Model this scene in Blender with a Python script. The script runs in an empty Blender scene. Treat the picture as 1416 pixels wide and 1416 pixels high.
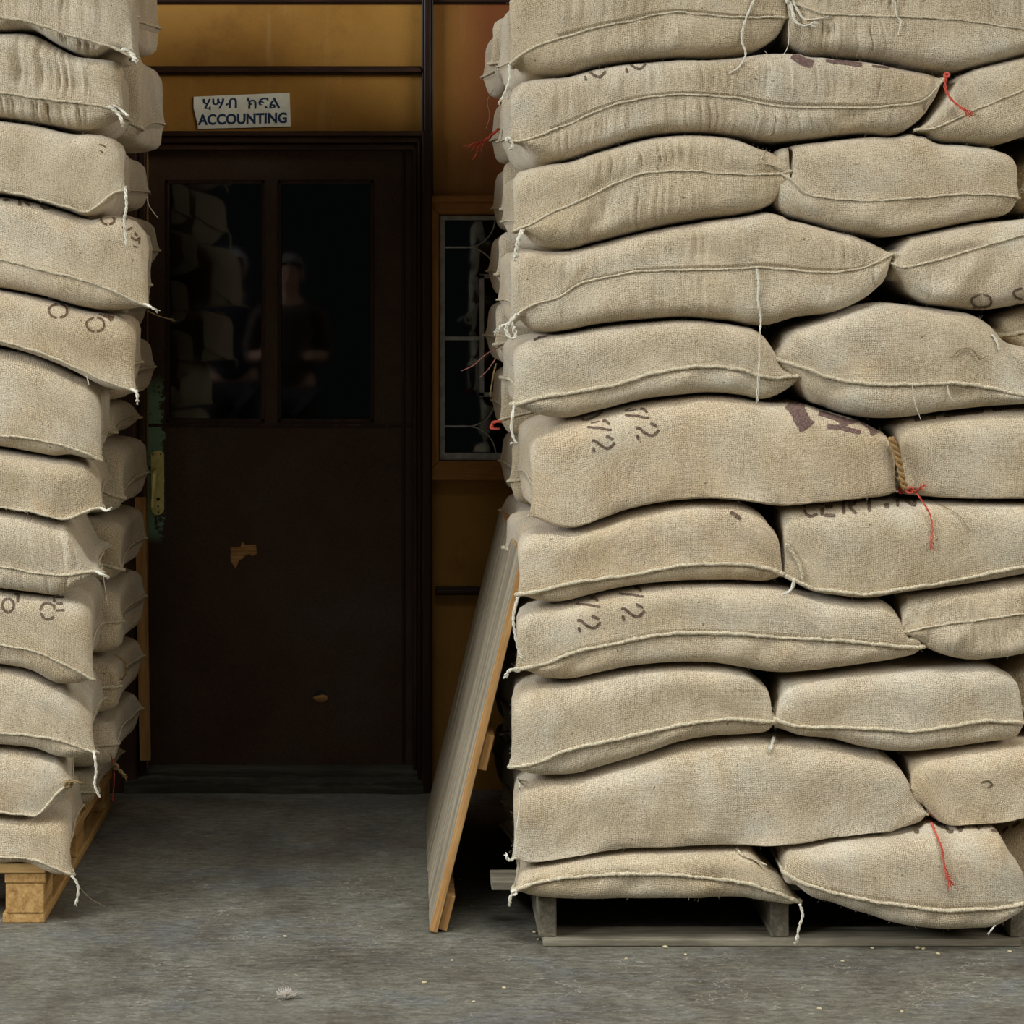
import bpy, bmesh, math, random
import numpy as np
from mathutils import Vector, Matrix
from mathutils.bvhtree import BVHTree

random.seed(7); rng = np.random.default_rng(7)
scene = bpy.context.scene
COL = scene.collection

# ------------------------------------------------------------------ camera
F, CX, CY, H = 2800.0, 560.0, 420.0, 1.5
cam_data = bpy.data.cameras.new('camera')
cam_data.sensor_width = 36.0
cam_data.lens = 36.0 * F / 1416.0
cam_data.shift_x = (708 - CX) / 1416.0
cam_data.shift_y = -(708 - CY) / 1416.0
cam = bpy.data.objects.new('camera', cam_data)
cam.location = (0, 0, H); cam.rotation_euler = (math.radians(90), 0, 0)
COL.objects.link(cam); scene.camera = cam

def P(x, y, D):
    return Vector(((x - CX) * D / F, D, H - (y - CY) * D / F))

# ------------------------------------------------------------------ light
scene.view_settings.view_transform = 'Standard'
scene.view_settings.look = 'None'
scene.view_settings.gamma = 1.0
scene.view_settings.exposure = -0.1
w = bpy.data.worlds.new('world'); scene.world = w; w.use_nodes = True
bg = w.node_tree.nodes['Background']
bg.inputs[0].default_value = (0.85, 0.95, 1.0, 1); bg.inputs[1].default_value = 0.024

def area(name, loc, target, sx, sy, power, color, spread=None):
    l = bpy.data.lights.new(name, 'AREA'); l.shape = 'RECTANGLE'
    l.size, l.size_y, l.energy, l.color = sx, sy, power, color
    o = bpy.data.objects.new(name, l); COL.objects.link(o)
    o.location = loc
    o.rotation_euler = (Vector(target) - Vector(loc)).to_track_quat('-Z', 'Y').to_euler()
    if spread: l.spread = math.radians(spread)
    return o
area('daylight_left_doorway', (-7.2, 1.0, 4.4), (0.6, 4.9, 1.0), 4.0, 3.0, 800, (0.91, 0.95, 1.0))
area('daylight_right_doorway', (6.8, 0.6, 4.6), (0.6, 4.9, 1.0), 4.0, 3.0, 320, (1.0, 0.95, 0.88))
area('skylight', (0.4, 1.8, 6.5), (0.4, 2.9, 0.0), 7.0, 1.2, 100, (0.97, 0.98, 1.0), 62)

# ------------------------------------------------------------------ node helpers
def new_mat(name):
    m = bpy.data.materials.new(name); m.use_nodes = True
    nt = m.node_tree; b = nt.nodes['Principled BSDF']
    return m, nt, b
class N:
    def __init__(s, nt): s.nt = nt
    def n(s, t, **kw):
        x = s.nt.nodes.new(t)
        for k, v in kw.items(): setattr(x, k, v)
        return x
    def l(s, a, b): s.nt.links.new(a, b)
    def math(s, op, a, b=None, c=None):
        x = s.n('ShaderNodeMath', operation=op)
        for i, v in enumerate((a, b, c)):
            if v is None: continue
            if isinstance(v, (int, float)): x.inputs[i].default_value = v
            else: s.l(v, x.inputs[i])
        return x.outputs[0]
    def mapping(s, vec, scale=(1, 1, 1), rot=(0, 0, 0), loc=(0, 0, 0)):
        x = s.n('ShaderNodeMapping'); x.inputs['Scale'].default_value = scale
        x.inputs['Rotation'].default_value = rot; x.inputs['Location'].default_value = loc
        s.l(vec, x.inputs['Vector']); return x.outputs[0]
    def noise(s, vec, scale, detail=3, rough=0.5, dist=0.0):
        x = s.n('ShaderNodeTexNoise'); x.inputs['Scale'].default_value = scale
        x.inputs['Detail'].default_value = detail; x.inputs['Roughness'].default_value = rough
        x.inputs['Distortion'].default_value = dist
        s.l(vec, x.inputs['Vector']); return x.outputs[0]
    def ramp(s, fac, stops):
        x = s.n('ShaderNodeValToRGB'); cr = x.color_ramp
        while len(cr.elements) < len(stops): cr.elements.new(0.5)
        for e, (p, c) in zip(cr.elements, stops):
            e.position = p; e.color = (*c, 1) if len(c) == 3 else c
        s.l(fac, x.inputs[0]); return x.outputs[0]
    def rng(s, v, a, b, c, d):
        x = s.n('ShaderNodeMapRange')
        for i, q in enumerate((a, b, c, d)): x.inputs[i + 1].default_value = q
        s.l(v, x.inputs[0]); return x.outputs[0]
    def mix(s, fac, a, b, mode='MIX'):
        x = s.n('ShaderNodeMix', data_type='RGBA', blend_type=mode)
        if isinstance(fac, (int, float)): x.inputs[0].default_value = fac
        else: s.l(fac, x.inputs[0])
        for i, v in ((6, a), (7, b)):
            if isinstance(v, tuple): x.inputs[i].default_value = (*v, 1)
            else: s.l(v, x.inputs[i])
        return x.outputs[2]
    def bump(s, h, strength, dist, prev=None):
        x = s.n('ShaderNodeBump'); x.inputs['Strength'].default_value = strength
        x.inputs['Distance'].default_value = dist; s.l(h, x.inputs['Height'])
        if prev is not None: s.l(prev, x.inputs['Normal'])
        return x.outputs[0]

def srgb(r, g, b):
    f = lambda c: (c / 255 / 12.92) if c / 255 <= 0.04045 else ((c / 255 + 0.055) / 1.055) ** 2.4
    return (f(r), f(g), f(b))

def burlap_material():
    m, nt, b = new_mat('burlap'); g = N(nt)
    uv = g.n('ShaderNodeUVMap').outputs[0]
    oi = g.n('ShaderNodeObjectInfo')
    geo = g.n('ShaderNodeNewGeometry').outputs['Position']
    off = g.n('ShaderNodeCombineXYZ'); 
    g.l(g.math('MULTIPLY', oi.outputs['Random'], 40.0), off.inputs[0]); g.l(g.math('MULTIPLY', oi.outputs['Random'], 91.0), off.inputs[1])
    wrp = g.n('ShaderNodeTexNoise'); wrp.inputs['Scale'].default_value = 3.5; wrp.inputs['Detail'].default_value = 3; g.l(uv, wrp.inputs['Vector'])
    wsc = g.n('ShaderNodeVectorMath', operation='MULTIPLY_ADD'); g.l(wrp.outputs['Color'], wsc.inputs[0]); wsc.inputs[1].default_value = (0.06, 0.06, 0); g.l(uv, wsc.inputs[2])
    va = g.n('ShaderNodeVectorMath', operation='ADD'); g.l(wsc.outputs[0], va.inputs[0]); g.l(off.outputs[0], va.inputs[1])
    v = va.outputs[0]
    sep = g.n('ShaderNodeSeparateXYZ'); g.l(v, sep.inputs[0])
    wob = g.noise(v, 12, 2)
    wu = g.math('ADD', g.math('MULTIPLY', wob, 9.0), g.math('MULTIPLY', g.noise(g.mapping(v, (60, 330, 1)), 1.0, 2), 5.5))
    wv = g.math('ADD', g.math('MULTIPLY', wob, 9.0), g.math('MULTIPLY', g.noise(g.mapping(v, (330, 60, 1), loc=(3, 8, 0)), 1.0, 2), 5.5))
    k = 2 * math.pi / 0.0046
    su = g.math('SINE', g.math('ADD', g.math('MULTIPLY', sep.outputs[0], k), wu))
    sv = g.math('SINE', g.math('ADD', g.math('MULTIPLY', sep.outputs[1], k), wv))
    pit = g.math('MULTIPLY', g.math('ADD', su, 1.0), g.math('ADD', sv, 1.0))      # 0..4
    grain = g.noise(v, 330, 2, 0.65)
    hgt = g.rng(g.math('ADD', pit, g.math('MULTIPLY', g.math('SUBTRACT', grain, 0.5), 3.0)), -0.3, 1.5, 0.0, 1.0)
    slu = g.noise(g.mapping(v, (26, 420, 1)), 1.0, 3, 0.6)
    slv = g.noise(g.mapping(v, (420, 26, 1)), 1.0, 3, 0.6)
    sl = g.math('MULTIPLY', g.math('ADD', slu, slv), 0.5)
    base = g.ramp(g.noise(v, 5.0, 5, 0.6), [(0.30, srgb(196, 178, 147)), (0.5, srgb(210, 194, 168)), (0.72, srgb(214, 205, 186))])
    open_ = g.rng(g.noise(v, 8, 3), 0.35, 0.65, 0.25, 1.0)
    dark = g.mix(1.0, base, (0.52, 0.47, 0.38), 'MULTIPLY')
    c = g.mix(open_, base, g.mix(hgt, dark, base))
    c = g.mix(1.0, c, g.ramp(sl, [(0.36, (0.82, 0.81, 0.79)), (0.5, (0.99, 0.99, 0.98)), (0.64, (1.16, 1.16, 1.15))]), 'MULTIPLY')
    c = g.mix(1.0, c, g.ramp(grain, [(0.33, (0.50, 0.47, 0.40)), (0.45, (0.95, 0.95, 0.93)), (0.66, (1.22, 1.22, 1.20))]), 'MULTIPLY')
    # dirt smudges, brown flecks
    sm = g.rng(g.noise(v, 3.1, 4, 0.65, 0.4), 0.56, 0.74, 0.0, 0.34)
    c = g.mix(sm, c, g.mix(1.0, c, (0.60, 0.60, 0.56), 'MULTIPLY'))
    sm2 = g.rng(g.noise(g.mapping(v, (1, 1, 1), loc=(7, 3, 0)), 4.3, 3, 0.6), 0.60, 0.75, 0.0, 0.45)
    c = g.mix(sm2, c, g.mix(1.0, c, (0.95, 0.78, 0.55), 'MULTIPLY'))
    fl = g.rng(g.noise(v, 75, 2, 0.55), 0.70, 0.75, 0.0, 0.75)
    c = g.mix(fl, c, srgb(84, 58, 38))
    # each sack its own tone
    tone = g.ramp(oi.outputs['Random'], [(0.0, (0.92, 0.91, 0.86)), (0.35, (1.0, 1.0, 0.98)), (0.7, (0.97, 0.99, 1.0)), (1.0, (1.04, 1.0, 0.93))])
    c = g.mix(1.0, c, tone, 'MULTIPLY')
    g.l(c, b.inputs['Base Color'])
    b.inputs['Roughness'].default_value = 0.95
    b.inputs['Specular IOR Level'].default_value = 0.08
    b.inputs['Sheen Weight'].default_value = 0.25; b.inputs['Sheen Roughness'].default_value = 0.6
    n1 = g.bump(g.noise(v, 22, 3, 0.5), 0.35, 0.010)
    n2 = g.bump(sl, 0.35, 0.002, n1)
    n3 = g.bump(hgt, 0.6, 0.0012, n2)
    g.l(n3, b.inputs['Normal'])
    return m

def fibre_material(name, col, var=0.25, scale=900):
    m, nt, b = new_mat(name); g = N(nt)
    p = g.n('ShaderNodeNewGeometry').outputs['Position']
    n = g.noise(p, scale, 2)
    c = g.ramp(n, [(0.3, tuple(x * (1 - var) for x in col)), (0.7, tuple(min(1, x * (1 + var)) for x in col))])
    g.l(c, b.inputs['Base Color']); b.inputs['Roughness'].default_value = 0.95
    b.inputs['Specular IOR Level'].default_value = 0.1
    g.l(g.bump(n, 0.8, 0.002), b.inputs['Normal'])
    return m

def ink_material(name, col):
    m, nt, b = new_mat(name); g = N(nt)
    p = g.n('ShaderNodeNewGeometry').outputs['Position']
    n = g.noise(p, 260, 3, 0.7)
    c = g.ramp(n, [(0.42, col), (0.60, tuple(x * 0.5 + y * 0.5 for x, y in zip(col, (0.30, 0.26, 0.19))))])
    g.l(c, b.inputs['Base Color']); b.inputs['Roughness'].default_value = 0.95
    b.inputs['Specular IOR Level'].default_value = 0.05
    g.l(g.bump(n, 0.8, 0.002), b.inputs['Normal'])
    return m

def wood_material(name, c_dark, c_mid, c_light, axis='Z', grain=28, rough=0.8, dirt=0.4, bump=0.4):
    m, nt, b = new_mat(name); g = N(nt)
    p = g.n('ShaderNodeTexCoord').outputs['Object']
    sc = {'X': (0.06, 1, 1), 'Y': (1, 0.06, 1), 'Z': (1, 1, 0.06)}[axis]
    v = g.mapping(p, sc)
    n1 = g.noise(v, grain, 5, 0.6, 0.6)
    n2 = g.noise(v, grain * 6, 3, 0.6)
    f = g.math('ADD', g.math('MULTIPLY', n1, 0.65), g.math('MULTIPLY', n2, 0.35))
    c = g.ramp(f, [(0.36, c_dark), (0.5, c_mid), (0.62, c_light)])
    d = g.rng(g.noise(p, 6, 4, 0.65), 0.5, 0.75, 0.0, dirt)
    c = g.mix(d, c, tuple(x * 0.55 for x in c_dark))
    g.l(c, b.inputs['Base Color']); b.inputs['Roughness'].default_value = rough
    b.inputs['Specular IOR Level'].default_value = 0.25
    g.l(g.bump(f, bump, 0.003), b.inputs['Normal'])
    return m

M = {}
M['burlap'] = burlap_material()
M['seam'] = fibre_material('jute_seam', srgb(198, 186, 158), 0.42, 330)
M['twine'] = fibre_material('pale_twine', srgb(230, 224, 204), 0.12)
M['twine_dark'] = fibre_material('jute_twine', srgb(140, 120, 84), 0.2)
M['red'] = fibre_material('red_twine', srgb(214, 96, 78), 0.2)
M['rust'] = fibre_material('rust_twine', srgb(150, 60, 44), 0.2)
M['pink'] = fibre_material('pink_twine', srgb(160, 110, 100), 0.2)
M['rope'] = fibre_material('brown_jute_rope', srgb(160, 128, 84), 0.3)
M['ink'] = ink_material('brown_ink', srgb(92, 72, 58))
M['ink_orange'] = ink_material('rust_ink', srgb(96, 68, 46))
M['ink_purple'] = ink_material('purple_ink', srgb(104, 76, 74))
M['stitch'] = fibre_material('stitch_thread', srgb(138, 122, 88), 0.3)

# ------------------------------------------------------------------ object helpers
def props(o, label=None, cat=None, group=None, kind=None):
    if label: o['label'] = label
    if cat: o['category'] = cat
    if group: o['group'] = group
    if kind: o['kind'] = kind
    return o
def empty(name, loc, label, cat, group=None, rot=(0, 0, 0)):
    o = bpy.data.objects.new(name, None); COL.objects.link(o); o.location = loc; o.rotation_euler = rot
    o.empty_display_size = 0.05
    return props(o, label, cat, group)
def mesh_obj(name, verts, faces, mat, parent=None, smooth=True, uvs=None, world=True):
    loc = Vector((0, 0, 0))
    if parent is not None and world:
        loc = parent.location.copy()
        if parent.parent is not None: loc += parent.parent.location
    V = [(v[0] - loc.x, v[1] - loc.y, v[2] - loc.z) for v in verts]
    me = bpy.data.meshes.new(name); me.from_pydata(V, [], faces)
    if smooth: me.polygons.foreach_set('use_smooth', [True] * len(me.polygons))
    if uvs is not None:
        l = me.uv_layers.new(name='UVMap')
        idx = np.empty(len(me.loops), dtype=np.int32); me.loops.foreach_get('vertex_index', idx)
        l.data.foreach_set('uv', np.asarray(uvs, dtype=np.float32)[idx].ravel())
    me.materials.append(mat)
    me.update()
    o = bpy.data.objects.new(name, me); COL.objects.link(o)
    if parent is not None: o.parent = parent
    return o
def box_vf(x0, x1, y0, y1, z0, z1, V=None, Fc=None):
    V = [] if V is None else V; Fc = [] if Fc is None else Fc
    n = len(V)
    V += [(x0, y0, z0), (x1, y0, z0), (x1, y1, z0), (x0, y1, z0), (x0, y0, z1), (x1, y0, z1), (x1, y1, z1), (x0, y1, z1)]
    Fc += [tuple(n + i for i in f) for f in ((0, 3, 2, 1), (4, 5, 6, 7), (0, 1, 5, 4), (1, 2, 6, 5), (2, 3, 7, 6), (3, 0, 4, 7))]
    return V, Fc
def bevel(o, wd=0.003, seg=2):
    md = o.modifiers.new('bevel', 'BEVEL'); md.width = wd; md.segments = seg; md.limit_method = 'ANGLE'
    return o
def box(name, x0, x1, y0, y1, z0, z1, mat, parent=None, bv=0.003):
    V, Fc = box_vf(min(x0, x1), max(x0, x1), min(y0, y1), max(y0, y1), min(z0, z1), max(z0, z1))
    o = mesh_obj(name, V, Fc, mat, parent, smooth=False)
    if bv: bevel(o, bv)
    return o
def struct(o, label=None): o['kind'] = 'structure'; 
def tube_vf(pts, r, ns=6, V=None, Fc=None, r_end=None):
    V = [] if V is None else V; Fc = [] if Fc is None else Fc
    pts = [Vector(p) for p in pts]; n = len(pts); base = len(V)
    up = Vector((0.13, 0.9, 0.31)).normalized()
    for i, p in enumerate(pts):
        t = (pts[min(i + 1, n - 1)] - pts[max(i - 1, 0)])
        if t.length < 1e-9: t = Vector((0, 0, 1))
        t.normalize()
        a = t.cross(up)
        if a.length < 1e-3: a = t.cross(Vector((1, 0, 0)))
        a.normalize(); bb = t.cross(a)
        rr = r[i] if isinstance(r, (list, tuple, np.ndarray)) else (r if r_end is None else r + (r_end - r) * i / (n - 1))
        for k in range(ns):
            an = 2 * math.pi * k / ns
            V.append(tuple(p + a * (math.cos(an) * rr) + bb * (math.sin(an) * rr)))
    for i in range(n - 1):
        for k in range(ns):
            k2 = (k + 1) % ns
            Fc.append((base + i * ns + k, base + i * ns + k2, base + (i + 1) * ns + k2, base + (i + 1) * ns + k))
    Fc.append(tuple(base + k for k in range(ns))[::-1]); Fc.append(tuple(base + (n - 1) * ns + k for k in range(ns)))
    return V, Fc
def smooth_path(pts, n):
    pts = [Vector(p) for p in pts]
    if len(pts) == 2: return [pts[0].lerp(pts[1], i / (n - 1)) for i in range(n)]
    out = []
    m = len(pts)
    for i in range(n):
        t = i / (n - 1) * (m - 1); k = min(int(t), m - 2); f = t - k
        p0 = pts[max(k - 1, 0)]; p1 = pts[k]; p2 = pts[k + 1]; p3 = pts[min(k + 2, m - 1)]
        out.append(0.5 * ((2 * p1) + (p2 - p0) * f + (2 * p0 - 5 * p1 + 4 * p2 - p3) * f * f + (3 * p1 - p0 - 3 * p2 + p3) * f ** 3))
    return out

# vectorised value noise
def _h(i, j, k):
    n = (i * 374761393 + j * 668265263 + k * 2147483647 // 3) & 0x7fffffff
    n = (n ^ (n >> 13)) * 1274126177 & 0x7fffffff
    n = n ^ (n >> 16)
    return (n & 0xffff) / 32767.5 - 1.0
def vnoise(x, y, z):
    x, y, z = np.broadcast_arrays(np.asarray(x, float), y, z)
    xi, yi, zi = np.floor(x).astype(np.int64), np.floor(y).astype(np.int64), np.floor(z).astype(np.int64)
    fx, fy, fz = x - xi, y - yi, z - zi
    s = lambda t: t * t * (3 - 2 * t)
    fx, fy, fz = s(fx), s(fy), s(fz); r = 0
    for a in (0, 1):
        for b in (0, 1):
            for c in (0, 1):
                r = r + _h(xi + a, yi + b, zi + c) * (fx if a else 1 - fx) * (fy if b else 1 - fy) * (fz if c else 1 - fz)
    return r

# ------------------------------------------------------------------ structure: room
def wall_px(x, y, D=6.25): return ((x - CX) * D / F, H - (y - CY) * D / F)
WD = 6.25

def ochre_material():
    m, nt, b = new_mat('ochre_board'); g = N(nt)
    p = g.n('ShaderNodeTexCoord').outputs['Object']
    n = g.noise(p, 2.3, 5, 0.6)
    c = g.ramp(n, [(0.3, srgb(130, 90, 32)), (0.5, srgb(150, 107, 42)), (0.7, srgb(162, 119, 52))])
    st = g.rng(g.noise(g.mapping(p, (9, 1, 0.9)), 2.2, 4, 0.6), 0.58, 0.78, 0, 0.35)
    c = g.mix(st, c, srgb(176, 146, 96))
    sx = g.n('ShaderNodeSeparateXYZ'); g.l(p, sx.inputs[0])
    red = g.math('MULTIPLY', g.rng(sx.outputs[0], 0.06, 0.26, 0, 1), g.rng(sx.outputs[2], 1.62, 1.95, 0, 1))
    c = g.mix(g.math('MULTIPLY', red, 0.9), c, srgb(112, 56, 24))
    d = g.rng(g.noise(p, 7, 5, 0.7), 0.55, 0.8, 0, 0.5)
    c = g.mix(d, c, srgb(96, 62, 26))
    fine = g.noise(p, 240, 2)
    c = g.mix(1.0, c, g.ramp(fine, [(0.3, (0.9, 0.9, 0.9)), (0.7, (1.08, 1.08, 1.08))]), 'MULTIPLY')
    g.l(c, b.inputs['Base Color']); b.inputs['Roughness'].default_value = 0.62
    b.inputs['Specular IOR Level'].default_value = 0.25
    g.l(g.bump(fine, 0.15, 0.002), b.inputs['Normal'])
    return m
M['ochre'] = ochre_material()

def floor_material():
    m, nt, b = new_mat('worn_concrete'); g = N(nt)
    p = g.n('ShaderNodeNewGeometry').outputs['Position']
    n = g.noise(p, 4.2, 8, 0.68, 0.6)
    c = g.ramp(n, [(0.30, srgb(80, 76, 67)), (0.45, srgb(97, 95, 85)), (0.56, srgb(107, 107, 96)), (0.70, srgb(118, 120, 114))])
    blot = g.rng(g.noise(g.mapping(p, (1.0, 1.6, 1), loc=(3.1, 0.7, 0)), 2.2, 8, 0.72, 0.8), 0.50, 0.62, 0, 0.42)
    c = g.mix(blot, c, srgb(96, 102, 108))
    dk = g.rng(g.noise(g.mapping(p, (1, 1.3, 1), loc=(9, 5, 0)), 3.2, 5, 0.7, 0.5), 0.54, 0.68, 0, 0.3)
    c = g.mix(dk, c, srgb(62, 56, 48))
    bands = g.rng(g.noise(g.mapping(p, (0.7, 4.5, 1), loc=(1, 2, 0)), 5.0, 8, 0.74, 0.3), 0.54, 0.70, 0, 0.35)
    c = g.mix(bands, c, srgb(134, 132, 124))
    # crazed lighter scratch marks
    vo = g.n('ShaderNodeTexVoronoi', feature='DISTANCE_TO_EDGE'); vo.inputs['Scale'].default_value = 2.6
    dv = g.n('ShaderNodeVectorMath', operation='ADD'); g.l(p, dv.inputs[0])
    nn = g.n('ShaderNodeTexNoise'); nn.inputs['Scale'].default_value = 5; nn.inputs['Detail'].default_value = 5
    g.l(p, nn.inputs['Vector']); g.l(nn.outputs['Color'], dv.inputs[1]); g.l(dv.outputs[0], vo.inputs['Vector'])
    ck = g.rng(vo.outputs['Distance'], 0.0, 0.012, 1.0, 0.0)
    ck = g.math('MULTIPLY', ck, g.rng(g.noise(p, 6, 3), 0.50, 0.62, 0, 0.5))
    c = g.mix(ck, c, srgb(172, 168, 156))
    fine = g.noise(g.mapping(p, (1, 2.0, 1)), 110, 3, 0.7)
    c = g.mix(1.0, c, g.ramp(fine, [(0.35, (0.84, 0.84, 0.84)), (0.6, (1.1, 1.1, 1.1)), (0.75, (1.35, 1.35, 1.33))]), 'MULTIPLY')
    mott = g.noise(g.mapping(p, (1, 2.6, 1), loc=(2, 6, 0)), 24, 6, 0.75, 0.4)
    c = g.mix(1.0, c, g.ramp(mott, [(0.36, (0.64, 0.63, 0.61)), (0.5, (1.0, 1.0, 1.0)), (0.64, (1.34, 1.36, 1.40))]), 'MULTIPLY')
    chip = g.rng(g.noise(g.mapping(p, (1, 2.4, 1)), 38, 3, 0.6), 0.64, 0.70, 0, 0.5)
    c = g.mix(chip, c, srgb(170, 170, 162))
    c = g.mix(1.0, c, (1.0, 0.95, 0.88), 'MULTIPLY')
    g.l(c, b.inputs['Base Color'])
    g.l(g.rng(n, 0.3, 0.7, 0.62, 0.8), b.inputs['Roughness'])
    b.inputs['Specular IOR Level'].default_value = 0.35
    g.l(g.bump(g.math('ADD', fine, g.math('MULTIPLY', n, 2.0)), 0.25, 0.004), b.inputs['Normal'])
    return m
M['floor'] = floor_material()
o = box('floor', -9, 9, -6, 9.2, -0.12, 0.0, M['floor'], bv=0); struct(o)

# back wall with a door opening and a window opening
V, Fc = [], []
dx0, dz1 = wall_px(204, 198); dx1, _ = wall_px(572, 0); 
wx0, wz1 = wall_px(604, 294); wx1, wz0 = wall_px(836, 638)
T = 0.12
for x0, x1, z0, z1 in ((-5, dx0, 0, 4.2), (dx0, dx1, dz1, 4.2), (dx1, wx0, 0, 4.2), (wx0, wx1, wz1, 4.2), (wx0, wx1, 0, wz0), (wx1, 6, 0, 4.2)):
    box_vf(x0, x1, WD, WD + T, z0, z1, V, Fc)
o = mesh_obj('wall_back', V, Fc, M['ochre'], smooth=False); struct(o)

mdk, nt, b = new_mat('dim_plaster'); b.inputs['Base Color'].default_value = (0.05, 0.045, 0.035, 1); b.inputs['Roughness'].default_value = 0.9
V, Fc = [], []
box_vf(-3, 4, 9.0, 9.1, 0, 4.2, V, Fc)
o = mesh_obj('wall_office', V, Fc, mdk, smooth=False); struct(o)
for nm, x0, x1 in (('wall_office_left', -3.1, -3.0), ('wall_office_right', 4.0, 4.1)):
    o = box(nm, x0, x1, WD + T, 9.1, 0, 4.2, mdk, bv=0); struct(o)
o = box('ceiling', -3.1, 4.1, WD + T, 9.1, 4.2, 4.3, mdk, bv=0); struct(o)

M['trim'] = wood_material('dark_trim', srgb(30, 18, 12), srgb(46, 28, 18), srgb(66, 44, 30), 'X', 20, 0.45, 0.3, 0.2)
M['trim_v'] = wood_material('dark_trim_upright', srgb(28, 17, 12), srgb(42, 25, 17), srgb(62, 40, 28), 'Z', 20, 0.45, 0.3, 0.2)
def moulding(name, px0, px1, py0, py1, depth, mat, n=None):
    x0, z1 = wall_px(px0, py0); x1, z0 = wall_px(px1, py1)
    o = box(name, x0, x1, WD - depth, WD + 0.005, z0, z1, mat, bv=0.004); struct(o); return o
# battens
def stepped(name, px0, px1, py0, py1, mat, vertical=False, d=0.03):
    V, Fc = [], []
    x0, z1 = wall_px(px0, py0); x1, z0 = wall_px(px1, py1)
    box_vf(x0, x1, WD - d * 0.55, WD + 0.004, z0, z1, V, Fc)
    if vertical: e = (x1 - x0) * 0.22; box_vf(x0 + e, x1 - e, WD - d, WD - d * 0.5, z0, z1, V, Fc)
    else: e = (z1 - z0) * 0.22; box_vf(x0, x1, WD - d, WD - d * 0.5, z0 + e, z1 - e, V, Fc)
    o = mesh_obj(name, V, Fc, mat, smooth=False); bevel(o, 0.003); struct(o); return o
stepped('trim_1', 40, 583, 92, 104, M['trim'])
stepped('trim_2', 583, 599, -190, 271, M['trim_v'], True, 0.045)
stepped('trim_3', 40, 900, -2, 6, M['trim'], d=0.014)
stepped('trim_4', 602, 900, 811, 822, M['trim'])
# door casing: stepped head and jambs
def casing(name, parts, mat):
    V, Fc = [], []
    for a, b_, c, d_, dep in parts:
        x0, z1 = wall_px(a, c); x1, z0 = wall_px(b_, d_)
        box_vf(x0, x1, WD - dep, WD + 0.06, max(z0, 0), z1, V, Fc)
    o = mesh_obj(name, V, Fc, mat, smooth=False); bevel(o, 0.005); struct(o); return o
casing('trim_5', [(180, 588, 183, 190, 0.055), (180, 584, 190, 199, 0.040), (180, 578, 199, 208, 0.022)], M['trim'])
casing('trim_6', [(583, 597, 182, 1092, 0.055), (577, 583, 190, 1092, 0.040), (571, 577, 199, 1092, 0.022)], M['trim_v'])
M['jamb'] = wood_material('worn_jamb', srgb(38, 24, 16), srgb(54, 36, 24), srgb(84, 60, 40), 'Z', 20, 0.6, 0.5, 0.3)
casing('trim_7', [(120, 192, 183, 1092, 0.050), (192, 203, 199, 1092, 0.028)], M['jamb'])

# threshold: split old sill
M['sill'] = wood_material('green_sill', srgb(44, 44, 34), srgb(62, 62, 50), srgb(84, 82, 68), 'X', 22, 0.8, 0.6, 0.3)
def sill():
    V, Fc = [], []
    xs = np.linspace(-0.86, 0.07, 90)
    for (y0, y1, zf, zb, seed, amp) in ((6.222, 6.30, 0.064, 0.074, 1, 0.002), (6.195, 6.222, 0.034, 0.046, 5, 0.010)):
        n = len(V)
        for i, x in enumerate(xs):
            a = float(vnoise(x * 14, seed, 0)) * amp + float(vnoise(x * 45, seed, 3)) * amp * 0.4
            c = float(vnoise(x * 9, seed + 7, 0)) * amp
            V += [(x, y0 + c, 0.0), (x, y0 + c, max(zf + a, 0.006)), (x, y1, max(zb + a * 0.5, 0.01)), (x, y1, 0.0)]
        for i in range(len(xs) - 1):
            for k in range(4):
                k2 = (k + 1) % 4
                Fc.append((n + i * 4 + k, n + i * 4 + k2, n + i * 4 + 4 + k2, n + i * 4 + 4 + k))
        Fc.append((n, n + 3, n + 2, n + 1)); q = n + (len(xs) - 1) * 4; Fc.append((q, q + 1, q + 2, q + 3))
    o = mesh_obj('trim_8', V, Fc, M['sill'], smooth=False); struct(o)
sill()

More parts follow.
